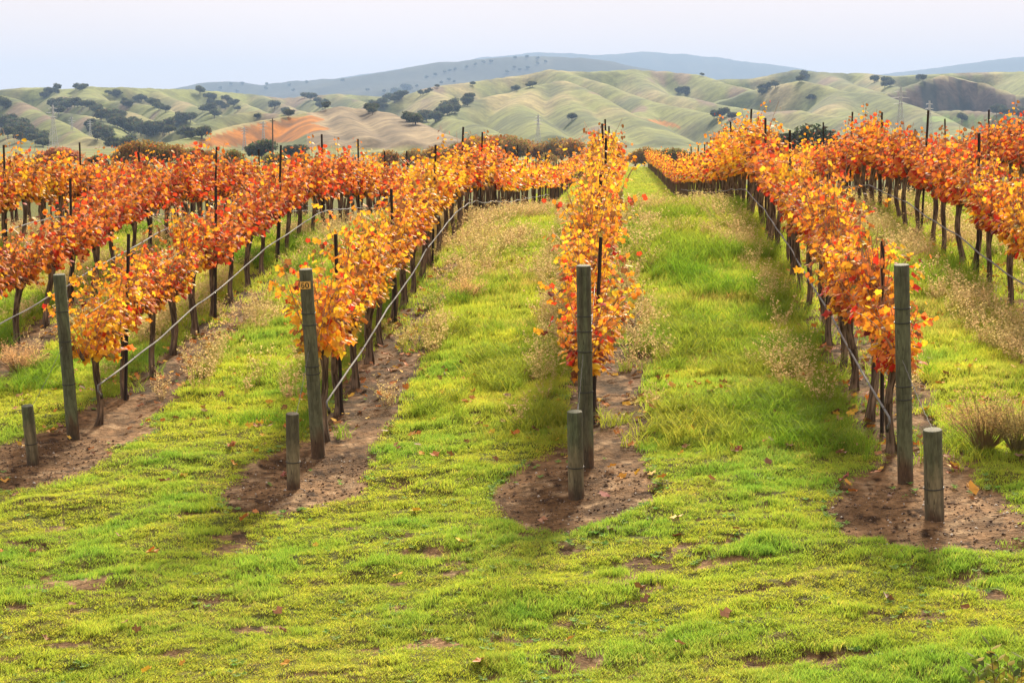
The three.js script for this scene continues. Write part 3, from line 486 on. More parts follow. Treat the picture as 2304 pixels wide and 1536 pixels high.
// ------------------------------------------------------------------ grass, weeds, litter
function tuft(seed, blades, spread, h, w, lean, segs = 2) {
  const rng = rngFrom(seed), mb = new MB();
  for (let k = 0; k < blades; k++) {
    const a = rng() * 6.283, r = spread * Math.sqrt(rng()), x = Math.cos(a) * r, z = Math.sin(a) * r, H = h * (0.55 + 0.6 * rng()), t = rng() * 6.283, bx = Math.cos(t) * lean * H * (0.3 + rng()), bz = Math.sin(t) * lean * H * (0.3 + rng()), f = rng() * 6.283, wx = Math.cos(f) * w / 2, wz = Math.sin(f) * w / 2, c = mix3([1, 1, 1], rng() < 0.1 ? [1.25, 1.08, 0.9] : [0.68, 0.85, 0.7], rng());
    const ids = []; for (let s = 0; s < segs; s++) { const u = s / segs, q = 1 - 0.35 * u; ids.push(mb.v(x + bx * u * u - wx * q, -0.01 + (H + 0.01) * u, z + bz * u * u - wz * q, c), mb.v(x + bx * u * u + wx * q, -0.01 + (H + 0.01) * u, z + bz * u * u + wz * q, c)); }
    const tip = mb.v(x + bx, H * (1 - 0.25 * lean), z + bz, c);
    for (let s = 0; s + 1 < segs; s++) { const i = ids[s * 2]; mb.t(i, i + 1, i + 2); mb.t(i + 1, i + 3, i + 2); }
    mb.t(ids[segs * 2 - 2], ids[segs * 2 - 1], tip);
  }
  return mb.geo();
}
function scatter(name, geo, mat, places, label, category) { // places: [X, d, sx, sy, color, y]
  const m = new THREE.InstancedMesh(geo, mat, places.length), o = new THREE.Object3D(), rng = rngFrom(places.length + 5);
  places.forEach(([X, d, sx, sy, c, y], k) => { o.position.set(X, y, -d); o.rotation.set((rng() - 0.5) * 0.3, rng() * 6.283, (rng() - 0.5) * 0.3); o.scale.set(sx, sy, sx); o.updateMatrix(); m.setMatrixAt(k, o.matrix); m.setColorAt(k, col(c[0], c[1], c[2])); });
  m.castShadow = m.receiveShadow = true; top(m, name); return tag(m, label, category, null, 'stuff');
}
const rowNear = (X, d) => { let u = 9, rr = null; for (const r of ROWS) { const q = X - rowX(r, d); if (Math.abs(q) < Math.abs(u)) { u = q; rr = r; } } return [u, rr]; };
{
  const rng = rngFrom(77), lawn = [[], [], []], tall = [[], []], dry = [[], []], seeds = [];
  const YG = [0.5, 0.53, 0.06], GR = [0.21, 0.38, 0.05], OL = [0.36, 0.36, 0.055], TAN = [0.5, 0.37, 0.13];
  const N = 450000, dmin = 12.8, dmax = 235;
  for (let k = 0; k < N; k++) {
    const d = (Math.sqrt(dmin) + (Math.sqrt(dmax) - Math.sqrt(dmin)) * rng()) ** 2, X = (rng() * 2 - 1) * (0.262 * d + 0.4), q = rng(), q2 = rng();
    if (d > 46 && (Math.abs(X - (2.5 + 0.052 * (d - 22))) > 6 || q2 > 0.75)) continue;
    const m = soil(X, d); if (q < m * 1.06 - 0.02) continue;
    const t = d - endLine(X), n = fbm(X * 0.8 + 11, d * 0.9, 3), n2 = fbm(X * 2.3, d * 2.9 + 4, 3), y = nearGround(X, d, m) - 0.004;
    const alley = smooth(-0.3, 4, t), wild = smooth(3, 12, t), lush = smooth(0.05, 0.45, n2 + 0.25 * n);
    let c = mix3(YG, GR, clamp(0.32 + 0.75 * n + 0.5 * n2)); c = mix3(c, OL, clamp(wild * (0.35 + 0.5 * n2) + 0.12 * (q2 - 0.5)));
    const straw = smooth(0.15, 0.5, fbm(X * 0.7 - 30, d * 0.8 + 12, 3)); c = mix3(c, TAN, straw * (0.25 + 0.5 * wild) * q2 + (q2 > 0.95 ? 0.4 : 0));
    if (t < -3.2 && X < 0) c = mix3(c, [0.33, 0.26, 0.05], 0.5 * smooth(-0.2, 0.4, n) * smooth(17.6, 15.8, d)); // paler, seeding grass low at the left
    c = mix3(c, [c[0] * 1.18, c[1] * 1.12, c[2]], q2);
    const fat = Math.max(1, d / 19), h = (0.62 + 0.75 * lush + 0.9 * alley + 1.1 * wild * (0.5 + q2) + 0.25 * n) * (0.75 + 0.5 * rng());
    lawn[k % 3].push([X, d, fat * (0.9 + 0.4 * q2), h, c, y]);
  }
  const G = [tuft(1, 22, 0.062, 0.048, 0.0055, 0.8), tuft(2, 22, 0.062, 0.055, 0.005, 0.6), tuft(3, 18, 0.055, 0.042, 0.007, 1.1)];
  lawn.forEach((p, k) => scatter('meadow_grass', G[k], M.grass, p, ['short bright green grass covering the slope', 'fine upright green grass blades across the slope', 'broad low grass blades across the slope'][k], 'grass'));
  // longer clumps in the alleys, dry brown weeds along the rows
  for (let k = 0; k < 60000; k++) {
    const d = (Math.sqrt(17) + (Math.sqrt(60) - Math.sqrt(17)) * rng()) ** 2, X = (rng() * 2 - 1) * (0.262 * d + 0.4), t = d - endLine(X), q = rng(); if (t < 0.2) continue;
    const [u] = rowNear(X, d), au = Math.abs(u), n = fbm(X * 0.75 + 70, d * 0.6 - 9, 3), n3 = fbm(X * 0.6 - 17, d * 0.4 + 33, 3), m = soil(X, d); if (m > 0.75 && q > 0.06) continue;
    const c = mix3([0.2, 0.33, 0.025], [0.42, 0.41, 0.05], clamp(0.4 + n3)), y = nearGround(X, d, m) - 0.006, size = 0.8 + 0.7 * rng();
    const right = X > rowX(ROWS[7], d) && X < rowX(ROWS[8], d) ? 0.14 : 0;
    if (smooth(0.5, 3, t) * smooth(0.1 - right, 0.4 - right, n) > q * 1.5) tall[k % 2].push([X, d, size * Math.max(1, d / 30), size * (0.8 + 0.5 * smooth(6, 15, t)), c, y]);
    const rim = smooth(0.15, 0.5, au) * smooth(1.3, 0.6, au);
    if (smooth(1.5, 7, t) * smooth(-0.05, 0.35, n3 + 0.8 * rim - 0.5 + 0.22 * smooth(8, 18, t)) > q * 4.2) dry[k % 2].push([X, d, size * Math.max(1, d / 34), size * (0.8 + 0.5 * rng()), mix3([0.7, 0.5, 0.26], [0.55, 0.47, 0.17], rng()), y]);
  }
  tall.forEach((p, k) => scatter('tall_grass', tuft(20 + k, 24, 0.08, 0.25, 0.006, 0.9, 3), M.grass, p, ['long green grass clumps between the vine rows', 'long arching green grass between the vine rows'][k], 'grass'));
  const weed = seed => { const r = rngFrom(seed), mb = new MB(); for (let k = 0; k < 9; k++) { const a = r() * 6.283, h = 0.14 + 0.16 * r(), tip = new THREE.Vector3(Math.cos(a) * h * 0.55, h, Math.sin(a) * h * 0.55), b = new THREE.Vector3(Math.cos(a) * 0.02, 0, Math.sin(a) * 0.02), md = b.clone().lerp(tip, 0.55).add(new THREE.Vector3((r() - 0.5) * 0.03, 0.02, (r() - 0.5) * 0.03)); mb.tube([b, md, tip], [0.0016, 0.0013, 0.0007], 3, [0.8, 0.8, 0.8], false); for (let j = 0; j < 13; j++) { const t = 0.3 + 0.7 * r(), p = b.clone().lerp(tip, t), s = 0.006 + 0.012 * r(), e = 6.283 * r(), i0 = mb.v(p.x + (r() - 0.5) * 0.06, p.y + (r() - 0.5) * 0.03, p.z + (r() - 0.5) * 0.06), P = mb.p.slice(-3); mb.v(P[0] + s * Math.cos(e), P[1] + s, P[2] + s * Math.sin(e)); mb.v(P[0] - s * Math.sin(e), P[1] + s * 0.6, P[2] + s * Math.cos(e)); mb.t(i0, i0 + 1, i0 + 2); } } return mb.geo(); };
  dry.forEach((p, k) => scatter('dry_weeds', weed(40 + k), M.dryGrass, p, ['dry brown seeding weeds beside the vine rows', 'dry tan weed stalks beside the vine rows'][k], 'weeds'));
  console.log('grass', lawn.map(a => a.length), tall.map(a => a.length), dry.map(a => a.length));
}
{ // bushy dry weeds that stand out
  const bush = (px, py, d, w, h, n, seed, label, tone) => {
    const p = ray(px, py); const X = p.x * d, g = group('dry_weed_bush', V(X, d)); tag(g, label, 'weed', 'dry bushes among the grass');
    const r = rngFrom(seed), st = new MB(), lf = new MB();
    for (let k = 0; k < n; k++) { const a = r() * 6.283, q = Math.sqrt(r()), tip = new THREE.Vector3(Math.cos(a) * q * w, h * (0.45 + 0.6 * r()) * (1 - 0.35 * q), Math.sin(a) * q * w), mid = tip.clone().multiplyScalar(0.5).add(new THREE.Vector3((r() - 0.5) * 0.1, 0.03, (r() - 0.5) * 0.1)), b = new THREE.Vector3(tip.x * 0.12, 0, tip.z * 0.12); st.tube([b, mid, tip], [0.004, 0.0028, 0.0014], 4, tone.map(x => x * 0.7), false); for (let j = 0; j < 46; j++) { const t = 0.35 + 0.65 * r(), c = mid.clone().lerp(tip, (t - 0.35) / 0.65), s = 0.006 + 0.01 * r(), o = () => (r() - 0.5) * 0.1, x = c.x + o(), y = c.y + o(), z = c.z + o(), e = r() * 6.283, cc = mix3(tone, [tone[0] * 1.5, tone[1] * 1.4, tone[2] * 1.2], r()), i = lf.v(x, y, z, cc); lf.v(x + s * Math.cos(e), y + s, z + s * Math.sin(e), cc); lf.v(x - s * Math.sin(e), y + s * 0.5, z + s * Math.cos(e), cc); lf.t(i, i + 1, i + 2); } }
    part('stems', st.geo(), M.dryGrass, g).userData.kind = 'stuff'; part('foliage', lf.geo(), M.dryGrass, g).userData.kind = 'stuff';
  };
  bush(2215, 1000, 20.6, 0.5, 0.75, 110, 1, 'loose brown weed bush right of the thick right-hand stake', [0.42, 0.3, 0.14]);
  bush(2290, 1000, 20.4, 0.42, 0.7, 80, 2, 'brown weed bush cut off by the picture\'s right edge', [0.36, 0.3, 0.12]);
  bush(40, 850, 29.5, 0.5, 0.5, 80, 3, 'rounded tan weed bush at the left edge above the left stake', [0.55, 0.36, 0.18]);
  bush(1050, 665, 33, 0.35, 0.5, 50, 4, 'tan weed bush beside the row behind the post numbered 60', [0.6, 0.42, 0.2]);
  bush(1170, 500, 46, 0.8, 0.6, 90, 5, 'pale dry weed thicket beside the middle row, farther up the slope', [0.6, 0.44, 0.22]);
  bush(1235, 480, 50, 0.7, 0.55, 80, 6, 'pale dry weed thicket close against the middle row', [0.6, 0.44, 0.22]);
  bush(1480, 500, 45, 0.7, 0.5, 80, 7, 'dry weed thicket just right of the middle row', [0.55, 0.4, 0.2]);
}
{ // fallen vine leaves: the ones that show largest are separate
  const rng = rngFrom(4242), far = new MB(), names = ['brown', 'orange', 'salmon', 'gold', 'yellow', 'brown', 'brown', 'orange'], word = { brown: 'brown', orange: 'orange', salmon: 'pinkish tan', gold: 'golden', yellow: 'yellow', red: 'red' };
  const tone = { brown: [0.2, 0.09, 0.04], orange: [0.5, 0.17, 0.035], salmon: [0.38, 0.18, 0.09], gold: [0.6, 0.3, 0.045], yellow: [0.68, 0.42, 0.05], red: [0.27, 0.055, 0.03] }, mats = Object.fromEntries(Object.entries(tone).map(([n, c]) => [n, phys({ color: col(...c), transmission: 0.25, roughness: 0.9 })]));
  let n = 0;
  const lay = (X, d, name, s, single) => {
    const p = V(X, d, 0.028 + 0.02 * rng()), e = new THREE.Euler(-Math.PI / 2 + (rng() - 0.5) * 1.1, (rng() - 0.5) * 1.1, rng() * 6.283);
    if (!single) { addLeaf(far, p, e, s, tone[name], LEAF_FULL, -0.2 - 0.5 * rng(), rng); return; }
    const m = part('', FALLEN_SHAPES[Math.floor(rng() * 6)], mats[name]); m.position.copy(p); m.rotation.copy(e); m.scale.setScalar(s * 0.92); top(m, 'fallen_leaf'); n++;
    const t = d - endLine(X), where = soil(X, d) > 0.6 ? 'on the bare soil under the vines' : t < -1.2 ? 'on the open grass in front of the rows' : t < 2 ? 'in the grass near the end posts' : 'in the grass between the rows';
    tag(m, `${word[name]} fallen vine leaf lying ${where}`, 'leaf', `${word[name]} fallen leaves ${where}`);
  };
  for (let k = 0; k < 16000; k++) {
    const d = 15 + 33 * rng() ** 1.1, X = (rng() * 2 - 1) * 0.25 * d, t = d - endLine(X), [u] = rowNear(X, d), au = Math.abs(u), patch = smooth(-0.2, 0.5, fbm(X * 1.1 + 3, d * 1.1, 2));
    const want = t < -1 ? 0.012 : t < 1 ? 0.05 : 0.13 + 0.55 * smooth(1.0, 0.2, au) * patch + 0.2 * patch;
    if (rng() > want) continue;
    lay(X, d, names[Math.floor(rng() * 8)], 0.055 + 0.05 * rng(), n < 240 && d < 29 && rng() < 0.55);
  }
  for (const [px, py, d, name] of [[1513, 1198, 18.9, 'yellow'], [1535, 1243, 18.5, 'red'], [1365, 1122, 20.1, 'red'], [635, 1055, 22.3, 'red'], [2160, 1062, 20.1, 'yellow'], [2150, 1072, 20, 'red'], [2190, 1120, 19.2, 'gold'], [1895, 1090, 20, 'red'], [1965, 1078, 20.2, 'orange'], [130, 945, 25.8, 'red'], [125, 952, 25.6, 'gold'], [45, 1003, 24.6, 'yellow'], [1665, 1010, 21.4, 'red'], [340, 1227, 19.4, 'gold'], [520, 990, 23.8, 'orange']]) lay(ray(px, py).x * d, d, name, 0.12, true);
  const f = top(part('', far.geo(), M.dryLeaf), 'leaf_litter'); tag(f, 'small fallen vine leaves strewn along and between the rows', 'leaves', null, 'stuff');
  // twigs and pebbles on the bare earth
  const peb = new MB();
  ST.forEach((s, k) => {
    const [sx, sd] = STAKES[k];
    for (let j = 0; j < 6; j++) { const a = rng() * 6.283, q = 0.25 + 0.6 * rng(), X = sx + Math.cos(a) * q * 0.8, d = sd + Math.sin(a) * q, L = 0.08 + 0.16 * rng(), b = rng() * 6.283, y = nearGround(X, d) + 0.008, mb = new MB(), P = []; for (let i = 0; i < 5; i++) { const u = i / 4 - 0.5; P.push(new THREE.Vector3(Math.cos(b) * L * u + 0.01 * (rng() - 0.5), 0.008 * rng(), Math.sin(b) * L * u + 0.01 * (rng() - 0.5))); } mb.tube(P, [0.003, 0.0045, 0.0045, 0.004, 0.0025], 5, [1, 1, 1]); const m = part('', mb.geo(), M.twig); m.position.set(X, y, -d); top(m, 'twig'); tag(m, `dark twig on the bare soil around the ${['leftmost', 'second', 'middle', 'right-hand'][k]} short stake`, 'twig', `twigs around the ${['leftmost', 'second', 'middle', 'right-hand'][k]} short stake`); }
    for (let j = 0; j < 1500; j++) { const a = rng() * 6.283, q = Math.sqrt(rng()), X = sx + Math.cos(a) * q * 0.95, d = sd + Math.sin(a) * q * 1.3, s = 0.004 + 0.016 * rng() ** 4, y = nearGround(X, d), c = rng() < 0.12 ? [0.6, 0.55, 0.48] : rng() < 0.5 ? [0.1, 0.065, 0.045] : [0.24, 0.16, 0.1], T = []; for (const [x, yy, z] of [[1, 0.2, 0], [-0.6, 0.3, 0.8], [-0.5, 0.25, -0.9], [0.1, 1, 0.1], [0, -0.5, 0]]) T.push(peb.v(X + x * s * (0.7 + 0.6 * rng()), y + yy * s, -d + z * s, c)); for (const [i, j2, l] of [[0, 1, 3], [1, 2, 3], [2, 0, 3], [1, 0, 4], [2, 1, 4], [0, 2, 4]]) peb.t(T[i], T[j2], T[l]); }
  });
  const pm = top(part('', peb.geo(), M.dryLeaf), 'soil_crumbs'); tag(pm, 'small clods and pale pebbles on the bare soil patches', 'gravel', null, 'stuff');
  console.log('leaves', n);
}
{ // low broad-leaved weeds in the turf and along the edges of the bare soil
  const mb = new MB(), r = rngFrom(321), places = []; for (let k = 0; k < 9; k++) { const a = k * 2.4, L = 0.035 + 0.03 * r(), w = 0.011 + 0.006 * r(), up = 0.3 + 0.5 * r(), c = [1, 1, 1].map(() => 0.85 + 0.3 * r()), cx = Math.cos(a), sz = Math.sin(a), b = mb.v(cx * 0.004, 0.004, sz * 0.004, c); mb.v(cx * L * 0.55 - sz * w, L * up * 0.7, sz * L * 0.55 + cx * w, c); mb.v(cx * L * 0.55 + sz * w, L * up * 0.7, sz * L * 0.55 - cx * w, c); mb.v(cx * L, L * up * 0.75, sz * L, c); mb.t(b, b + 1, b + 2); mb.t(b + 1, b + 3, b + 2); }
  for (let k = 0; k < 60000 && places.length < 5200; k++) { const d = 14 + 16 * r(), X = (r() * 2 - 1) * 0.26 * d, m = soil(X, d), n = fbm(X * 1.4 - 8, d * 1.6, 3); if (r() > 0.05 * smooth(0.1, 0.4, n) + 0.5 * smooth(0.15, 0.4, m) * smooth(0.9, 0.6, m) * smooth(-0.1, 0.2, n)) continue; const s = 0.4 + 0.5 * r(); places.push([X, d, s, s, mix3([0.16, 0.36, 0.06], [0.3, 0.46, 0.09], r()), nearGround(X, d, m) + 0.008]); }
  scatter('broadleaf_weeds', mb.geo(), M.grass, places, 'small dark green broad-leaved weeds in the turf and round the bare soil', 'weeds');
}
{ // glossy shrub poking up at the lower right corner
  const d = 12.4, g = group('leafy_shrub', V(ray(2290, 1536).x * d, d)); tag(g, 'olive green leafy shrub cut off by the lower right corner', 'shrub');
  const r = rngFrom(9), LS = (() => { const mb = new MB(), o = [[0, 0], [0.22, 0.3], [0.24, 0.6], [0, 1], [-0.24, 0.6], [-0.22, 0.3]], ids = o.map(([x, y]) => mb.v(x, y, -0.5 * x * x)), m = mb.v(0, 0.5, 0.05); ids.forEach((a, k) => mb.t(m, a, ids[(k + 1) % 6])); const q = mb.geo(); q.deleteAttribute('color'); return q; })();
  const mats = [[0.13, 0.17, 0.025], [0.22, 0.24, 0.03], [0.07, 0.1, 0.025], [0.34, 0.28, 0.05]].map(c => phys({ color: col(...c), transmission: 0.4, roughness: 0.95, specularIntensity: 0.3 }));
  const tops = [[2228, 1452], [2195, 1478], [2245, 1475], [2268, 1490], [2302, 1480], [2282, 1515], [2215, 1500], [2330, 1470], [2180, 1515]];
  tops.forEach(([px, py], k) => {
    const tip = at(px, py, d + (r() - 0.5) * 0.3).sub(g.position), b = new THREE.Vector3(tip.x * 0.35, -0.02, tip.z * 0.3), mid = b.clone().lerp(tip, 0.6).add(new THREE.Vector3((r() - 0.5) * 0.04, 0, 0)), mb = new MB(); mb.tube([b, mid, tip], [0.006, 0.004, 0.002], 5, [1, 1, 1], false); const st = part('stem', mb.geo(), M.twig, g);
    for (let j = 0; j < 30; j++) { const t = 0.25 + 0.75 * j / 29, p = (t < 0.6 ? b.clone().lerp(mid, t / 0.6) : mid.clone().lerp(tip, (t - 0.6) / 0.4)), l = part('leaf', LS, mats[Math.floor(r() * 4)], g); l.position.copy(p); l.rotation.set(-0.4 - 0.8 * r(), j * 2.4 + r(), 0, 'YXZ'); l.scale.set(0.075 + 0.04 * r(), 0.055 + 0.03 * r(), 0.06); }
  });
}
console.log('plants done');

// ------------------------------------------------------------------ trees, pylons and a pole beyond the vineyard
function treeShape(seed, leaf, n, tone, round = 1, airy = 0.25) { // unit tree: 1 high, crown made of leaf sprays
  const r = rngFrom(seed), cr = new MB(), tr = new MB(), lobes = [];
  for (let k = 0; k < 9; k++) { const a = r() * 6.283, q = 0.3 * Math.sqrt(r()); lobes.push([Math.cos(a) * q * round, 0.42 + 0.36 * r(), Math.sin(a) * q * round, 0.15 + 0.1 * r()]); }
  lobes.push([0, 0.72, 0, 0.24]);
  for (const [x, y, z, R0] of lobes) {
    const shade = 0.75 + 0.5 * r();
    for (let k = 0; k < n; k++) {
      const th = r() * 6.283, u = r() * 2 - 1, q = R0 * (1 - airy + airy * 1.6 * r()), s = Math.sqrt(1 - u * u), px = x + q * s * Math.cos(th) * 1.15, py = y + q * u * 0.8, pz = z + q * s * Math.sin(th) * 1.15, c = tone.map(t => t * shade * (0.7 + 0.6 * r())), e = r() * 6.283, f = r() * 2 - 1, L = leaf * (0.6 + 0.8 * r());
      const i = cr.v(px, py, pz, c); cr.v(px + L * Math.cos(e), py + L * f * 0.7, pz + L * Math.sin(e), c); cr.v(px - L * 0.6 * Math.sin(e), py + L * 0.7, pz + L * 0.6 * Math.cos(e), c); cr.v(px + L * 0.5 * Math.cos(e + 2), py - L * 0.5, pz + L * Math.sin(e + 2), c); cr.t(i, i + 1, i + 2); cr.t(i, i + 3, i + 1);
    }
  }
  tr.tube([new THREE.Vector3(0, -0.06, 0), new THREE.Vector3(0.01, 0.2, 0), new THREE.Vector3(0.02, 0.5, 0.01)], [0.035, 0.026, 0.012], 6, [1, 1, 1]);
  for (const [x, y, z] of lobes.slice(0, 5)) tr.tube([new THREE.Vector3(0.01, 0.22, 0), new THREE.Vector3(x * 0.5, y * 0.7, z * 0.5), new THREE.Vector3(x, y, z)], [0.02, 0.014, 0.006], 5, [1, 1, 1], false);
  return { crown: cr.geo(), trunk: tr.geo() };
}
const OAK = [0, 1, 2, 3, 4].map(k => treeShape(50 + k, 0.09, 90, [0.075, 0.086, 0.042], 1.25)), BROWN = [0, 1, 2, 3].map(k => treeShape(80 + k, 0.05, 190, [[0.36, 0.2, 0.05], [0.26, 0.18, 0.05], [0.4, 0.2, 0.055], [0.2, 0.17, 0.05]][k], 1.1, 0.4)), BUSH = [0, 1].map(k => treeShape(95 + k, 0.05, 150, [[0.45, 0.19, 0.09], [0.3, 0.2, 0.06]][k], 1.3, 0.5)), DARK = [treeShape(99, 0.05, 190, [0.045, 0.055, 0.025], 1.2)];
function tree(name, shape, place, h, wide, turn, label, grp) {
  const g = group(name, place, turn); g.scale.set(h * wide, h, h * wide); part('trunk', shape.trunk, M.bark, g); part('crown', shape.crown, M.crown, g); return tag(g, label, 'tree', grp);
}
{
  const r = rngFrom(515), put = (px, py, hpx, shapes, name, label, grp, opt = {}) => {
    const p = hit(px, py, opt.from ?? 700, opt.to ?? 9500); if (!p) return;
    const h = hpx * p.d / F; tree(name, shapes[Math.floor(r() * shapes.length)], new THREE.Vector3(p.x, p.y - h * 0.04, -p.d), h, (opt.wide ?? 1.1) * (0.85 + 0.3 * r()), r() * 6.283, label, grp);
  };
  // wooded gullies: [centre x, y, half width, half height, slant, how many, height in pixels, label]
  const woods = [
    [30, 292, 45, 22, 0.25, 13, 22, 'dark oak in the grove at the far left foot of the hills'], [85, 318, 22, 12, 0.3, 6, 22, 'dark oak on the lower edge of the far left grove'], [8, 235, 12, 14, 0, 4, 20, 'dark oak high on the far left green spur'],
    [125, 243, 16, 9, 0.5, 5, 18, 'dark oak behind the crest of the green spur at the left'], [120, 208, 26, 7, -0.3, 6, 13, 'oak on the skyline saddle at the left'], [185, 197, 30, 4, -0.15, 5, 11, 'oak along the ridge top at the upper left'],
    [170, 240, 40, 7, 0.05, 8, 16, 'oak in the belt across the left hillside'], [240, 262, 40, 16, 0.35, 12, 20, 'oak in the deep gully of the left hills'], [215, 295, 30, 15, 0.5, 8, 20, 'oak beside the pylons at the left hill foot'],
    [300, 290, 40, 14, 0.3, 11, 20, 'oak in the lower gully of the left hills'], [355, 295, 32, 10, -0.1, 8, 21, 'oak at the mouth of the left valley'], [275, 325, 30, 9, 0, 7, 22, 'oak at the hill foot behind the brown bushes'],
    [265, 222, 30, 9, 0.5, 7, 13, 'oak in the narrow upper gully at the left'], [320, 222, 18, 4, 0, 4, 12, 'oak on the upper slope right of the narrow gully'], [350, 238, 30, 6, 0.3, 6, 13, 'oak in the middle gully of the left hills'],
    [410, 272, 35, 8, -0.4, 8, 17, 'oak above the tan hill in the left valley'], [430, 300, 30, 9, 0, 6, 20, 'oak left of the orange vineyard'], [480, 228, 40, 12, 0.45, 8, 15, 'oak in the gully above the tan hill'], [470, 250, 20, 8, 0.4, 4, 17, 'large oak beside the tan hill'],
    [530, 238, 24, 8, 0.4, 5, 13, 'oak on the folded slope below the blue ridge'], [630, 245, 26, 8, 0.4, 6, 14, 'oak in the gully behind the orange vineyard'], [710, 228, 30, 9, 0.4, 7, 13, 'oak in the gully under the blue ridge'],
    [865, 232, 62, 11, -0.42, 16, 16, 'oak along the wooded spur left of the main hill'], [960, 205, 30, 4, -0.35, 4, 10, 'oak along the top of the wooded spur'], [985, 255, 42, 15, -0.28, 18, 19, 'oak in the dense grove on the main hill'], [930, 268, 30, 9, 0.1, 9, 18, 'oak at the lower left of the dense grove'], [1040, 238, 22, 8, -0.5, 6, 15, 'oak at the top of the dense grove'],
    [1175, 196, 30, 4, -0.2, 5, 11, 'oak in the shaded hollow behind the main hill crest'], [1535, 208, 14, 8, 0.1, 5, 12, 'oak in the dark hollow of the right hill'], [1730, 198, 22, 7, -0.4, 6, 12, 'oak in the slanting gully of the right hill'], [1808, 172, 10, 9, -0.6, 4, 13, 'oak in the gully on the right skyline'], [1823, 218, 10, 6, 0, 3, 13, 'oak halfway down the right hill'], [1625, 262, 26, 5, 0, 5, 16, 'oak behind the tall orange vine'], [1985, 185, 24, 9, 0.3, 7, 13, 'oak in the blue hollow at the right'], [2075, 175, 12, 4, 0, 3, 11, 'oak left of the brown cliff'], [2275, 252, 40, 9, 0.1, 9, 13, 'low oak at the foot of the brown cliff'],
  ];
  for (const [cx, cy, w, h, sl, n, hp, label] of woods) for (let k = 0; k < n; k++) { const u = (r() * 2 - 1), v = r() * 2 - 1, px = cx + u * w * 0.85, py = cy + v * 0.8 * h * Math.sqrt(1 - u * u * 0.7) + sl * u * w + hp * 0.35; put(px, py, hp * (0.95 + 0.65 * r()), OAK, 'hill_oak', label, label.replace(/^\S* ?oak/, 'oaks'), { wide: 1.2 }); }
  const far = [[470, 206], [520, 187], [545, 186], [600, 187], [650, 190], [690, 183], [770, 179], [960, 172], [980, 166], [1000, 160], [1012, 157], [1024, 154], [1050, 149], [1070, 143], [1088, 138], [1105, 136], [1160, 128], [1185, 126], [1210, 129]];
  far.forEach(([x, y]) => put(x, y + 5, 8, OAK, 'ridge_tree', 'tiny tree on the far blue ridge line', 'trees on the far blue ridge', { from: 3600, to: 14000 }));
  for (let k = 0; k < 18; k++) { const x = 480 + 760 * r(), y = (x < 900 ? 200 : lerp(200, 150, (x - 900) / 250)) + 14 * (r() - 0.3); put(x, y + 5, 8, OAK, 'ridge_tree', 'small tree on the slope of the far blue ridge', 'trees on the slopes of the far blue ridge', { from: 3600, to: 14000 }); }
  const lone = [[1287, 271, 20, 'lone dark round oak on the open face of the main hill'], [1063, 192, 10, 'lone small oak on the crest left of the main hill'], [1580, 171, 8, 'lone small tree on the right skyline dome'], [2165, 274, 22, 'lone oak at the edge of the bright green field'], [578, 268, 15, 'lone oak on top of the tan hill above the orange vineyard'], [1640, 258, 10, 'lone small oak on the lower right spur']];
  for (const [x, y, h, label] of lone) put(x, y, h, OAK, 'hill_oak', label, null, { wide: 1.25 });
  // autumn trees and bushes on the valley floor, standing at these distances
  const floor = (px, topPx, d, h, shape, name, label, grp, wide = 1.15) => { const X = ray(px, 330).x * d, y = ground(X, d); h = Math.max(2, at(px, topPx, d).y - y); tree(name, shape, new THREE.Vector3(X, y, -d), h, wide, r() * 6.283, label, grp); };
  [[1065, 305, 0], [1098, 300, 0], [1128, 298, 2], [1160, 303, 1], [1190, 312, 0], [1215, 318, 2], [1245, 308, 1], [1282, 308, 0], [1265, 325, 1], [1310, 335, 1], [1035, 318, 3], [1150, 318, 0]].forEach(([x, y, k], n) => floor(x, y, 560 + 40 * r(), 9.5, BROWN[k], 'autumn_tree', 'brown autumn tree in the line behind the middle of the vineyard', 'brown autumn trees behind the middle of the vineyard'));
  [[1235, 342, 1], [1450, 328, 1], [1475, 334, 0], [1505, 328, 3], [1520, 330, 3], [1430, 338, 0]].forEach(([x, y, k]) => floor(x, y, 480, 6, BROWN[k], 'autumn_tree', 'small brown tree in the gap right of the middle row', 'small trees in the gap right of the middle row'));
  [[300, 315, 0], [330, 312, 1], [365, 318, 1], [400, 322, 0], [430, 328, 3], [270, 335, 1], [470, 335, 0], [520, 332, 3], [345, 330, 3]].forEach(([x, y, k]) => floor(x, y, 340, 6, BROWN[k], 'autumn_tree', 'olive brown bushy tree at the left behind the vines', 'olive brown bushy trees at the left'));
  [[135, 327, 0], [115, 335, 0], [155, 334, 0], [95, 342, 1]].forEach(([x, y, k]) => floor(x, y, 300, 4.5, BUSH[k], 'russet_bush', 'russet twiggy bush at the far left behind the vines', 'russet bushes at the far left', 1.4));
  [[620, 338, 3], [680, 342, 0], [870, 335, 0], [930, 332, 1], [985, 325, 0], [1000, 330, 3]].forEach(([x, y, k]) => floor(x, y, 420, 5, BROWN[k], 'autumn_tree', 'low brown tree just above the vine tops left of middle', 'low brown trees left of middle'));
  floor(217, 347, 290, 3, DARK[0], 'evergreen_bush', 'small dark evergreen bush behind the left vines', null, 1.3);
  floor(1042, 318, 400, 4.5, DARK[0], 'evergreen_bush', 'dark green bush at the left end of the brown tree line', null, 1.2);
  floor(1825, 270, 420, 8.5, DARK[0], 'evergreen_tree', 'dark green round tree rising behind the right rows', null, 1.35);
  floor(588, 312, 700, 7, OAK[1], 'hill_oak', 'dark oak at the lower edge of the orange vineyard', null, 1.4);
  floor(660, 324, 700, 6, OAK[2], 'hill_oak', 'dark oak at the foot of the bare tan hill', null, 1.4);
  floor(2285, 282, 500, 6, BROWN[3], 'autumn_tree', 'olive tree peeking over the vines at the right edge', null, 1.3);
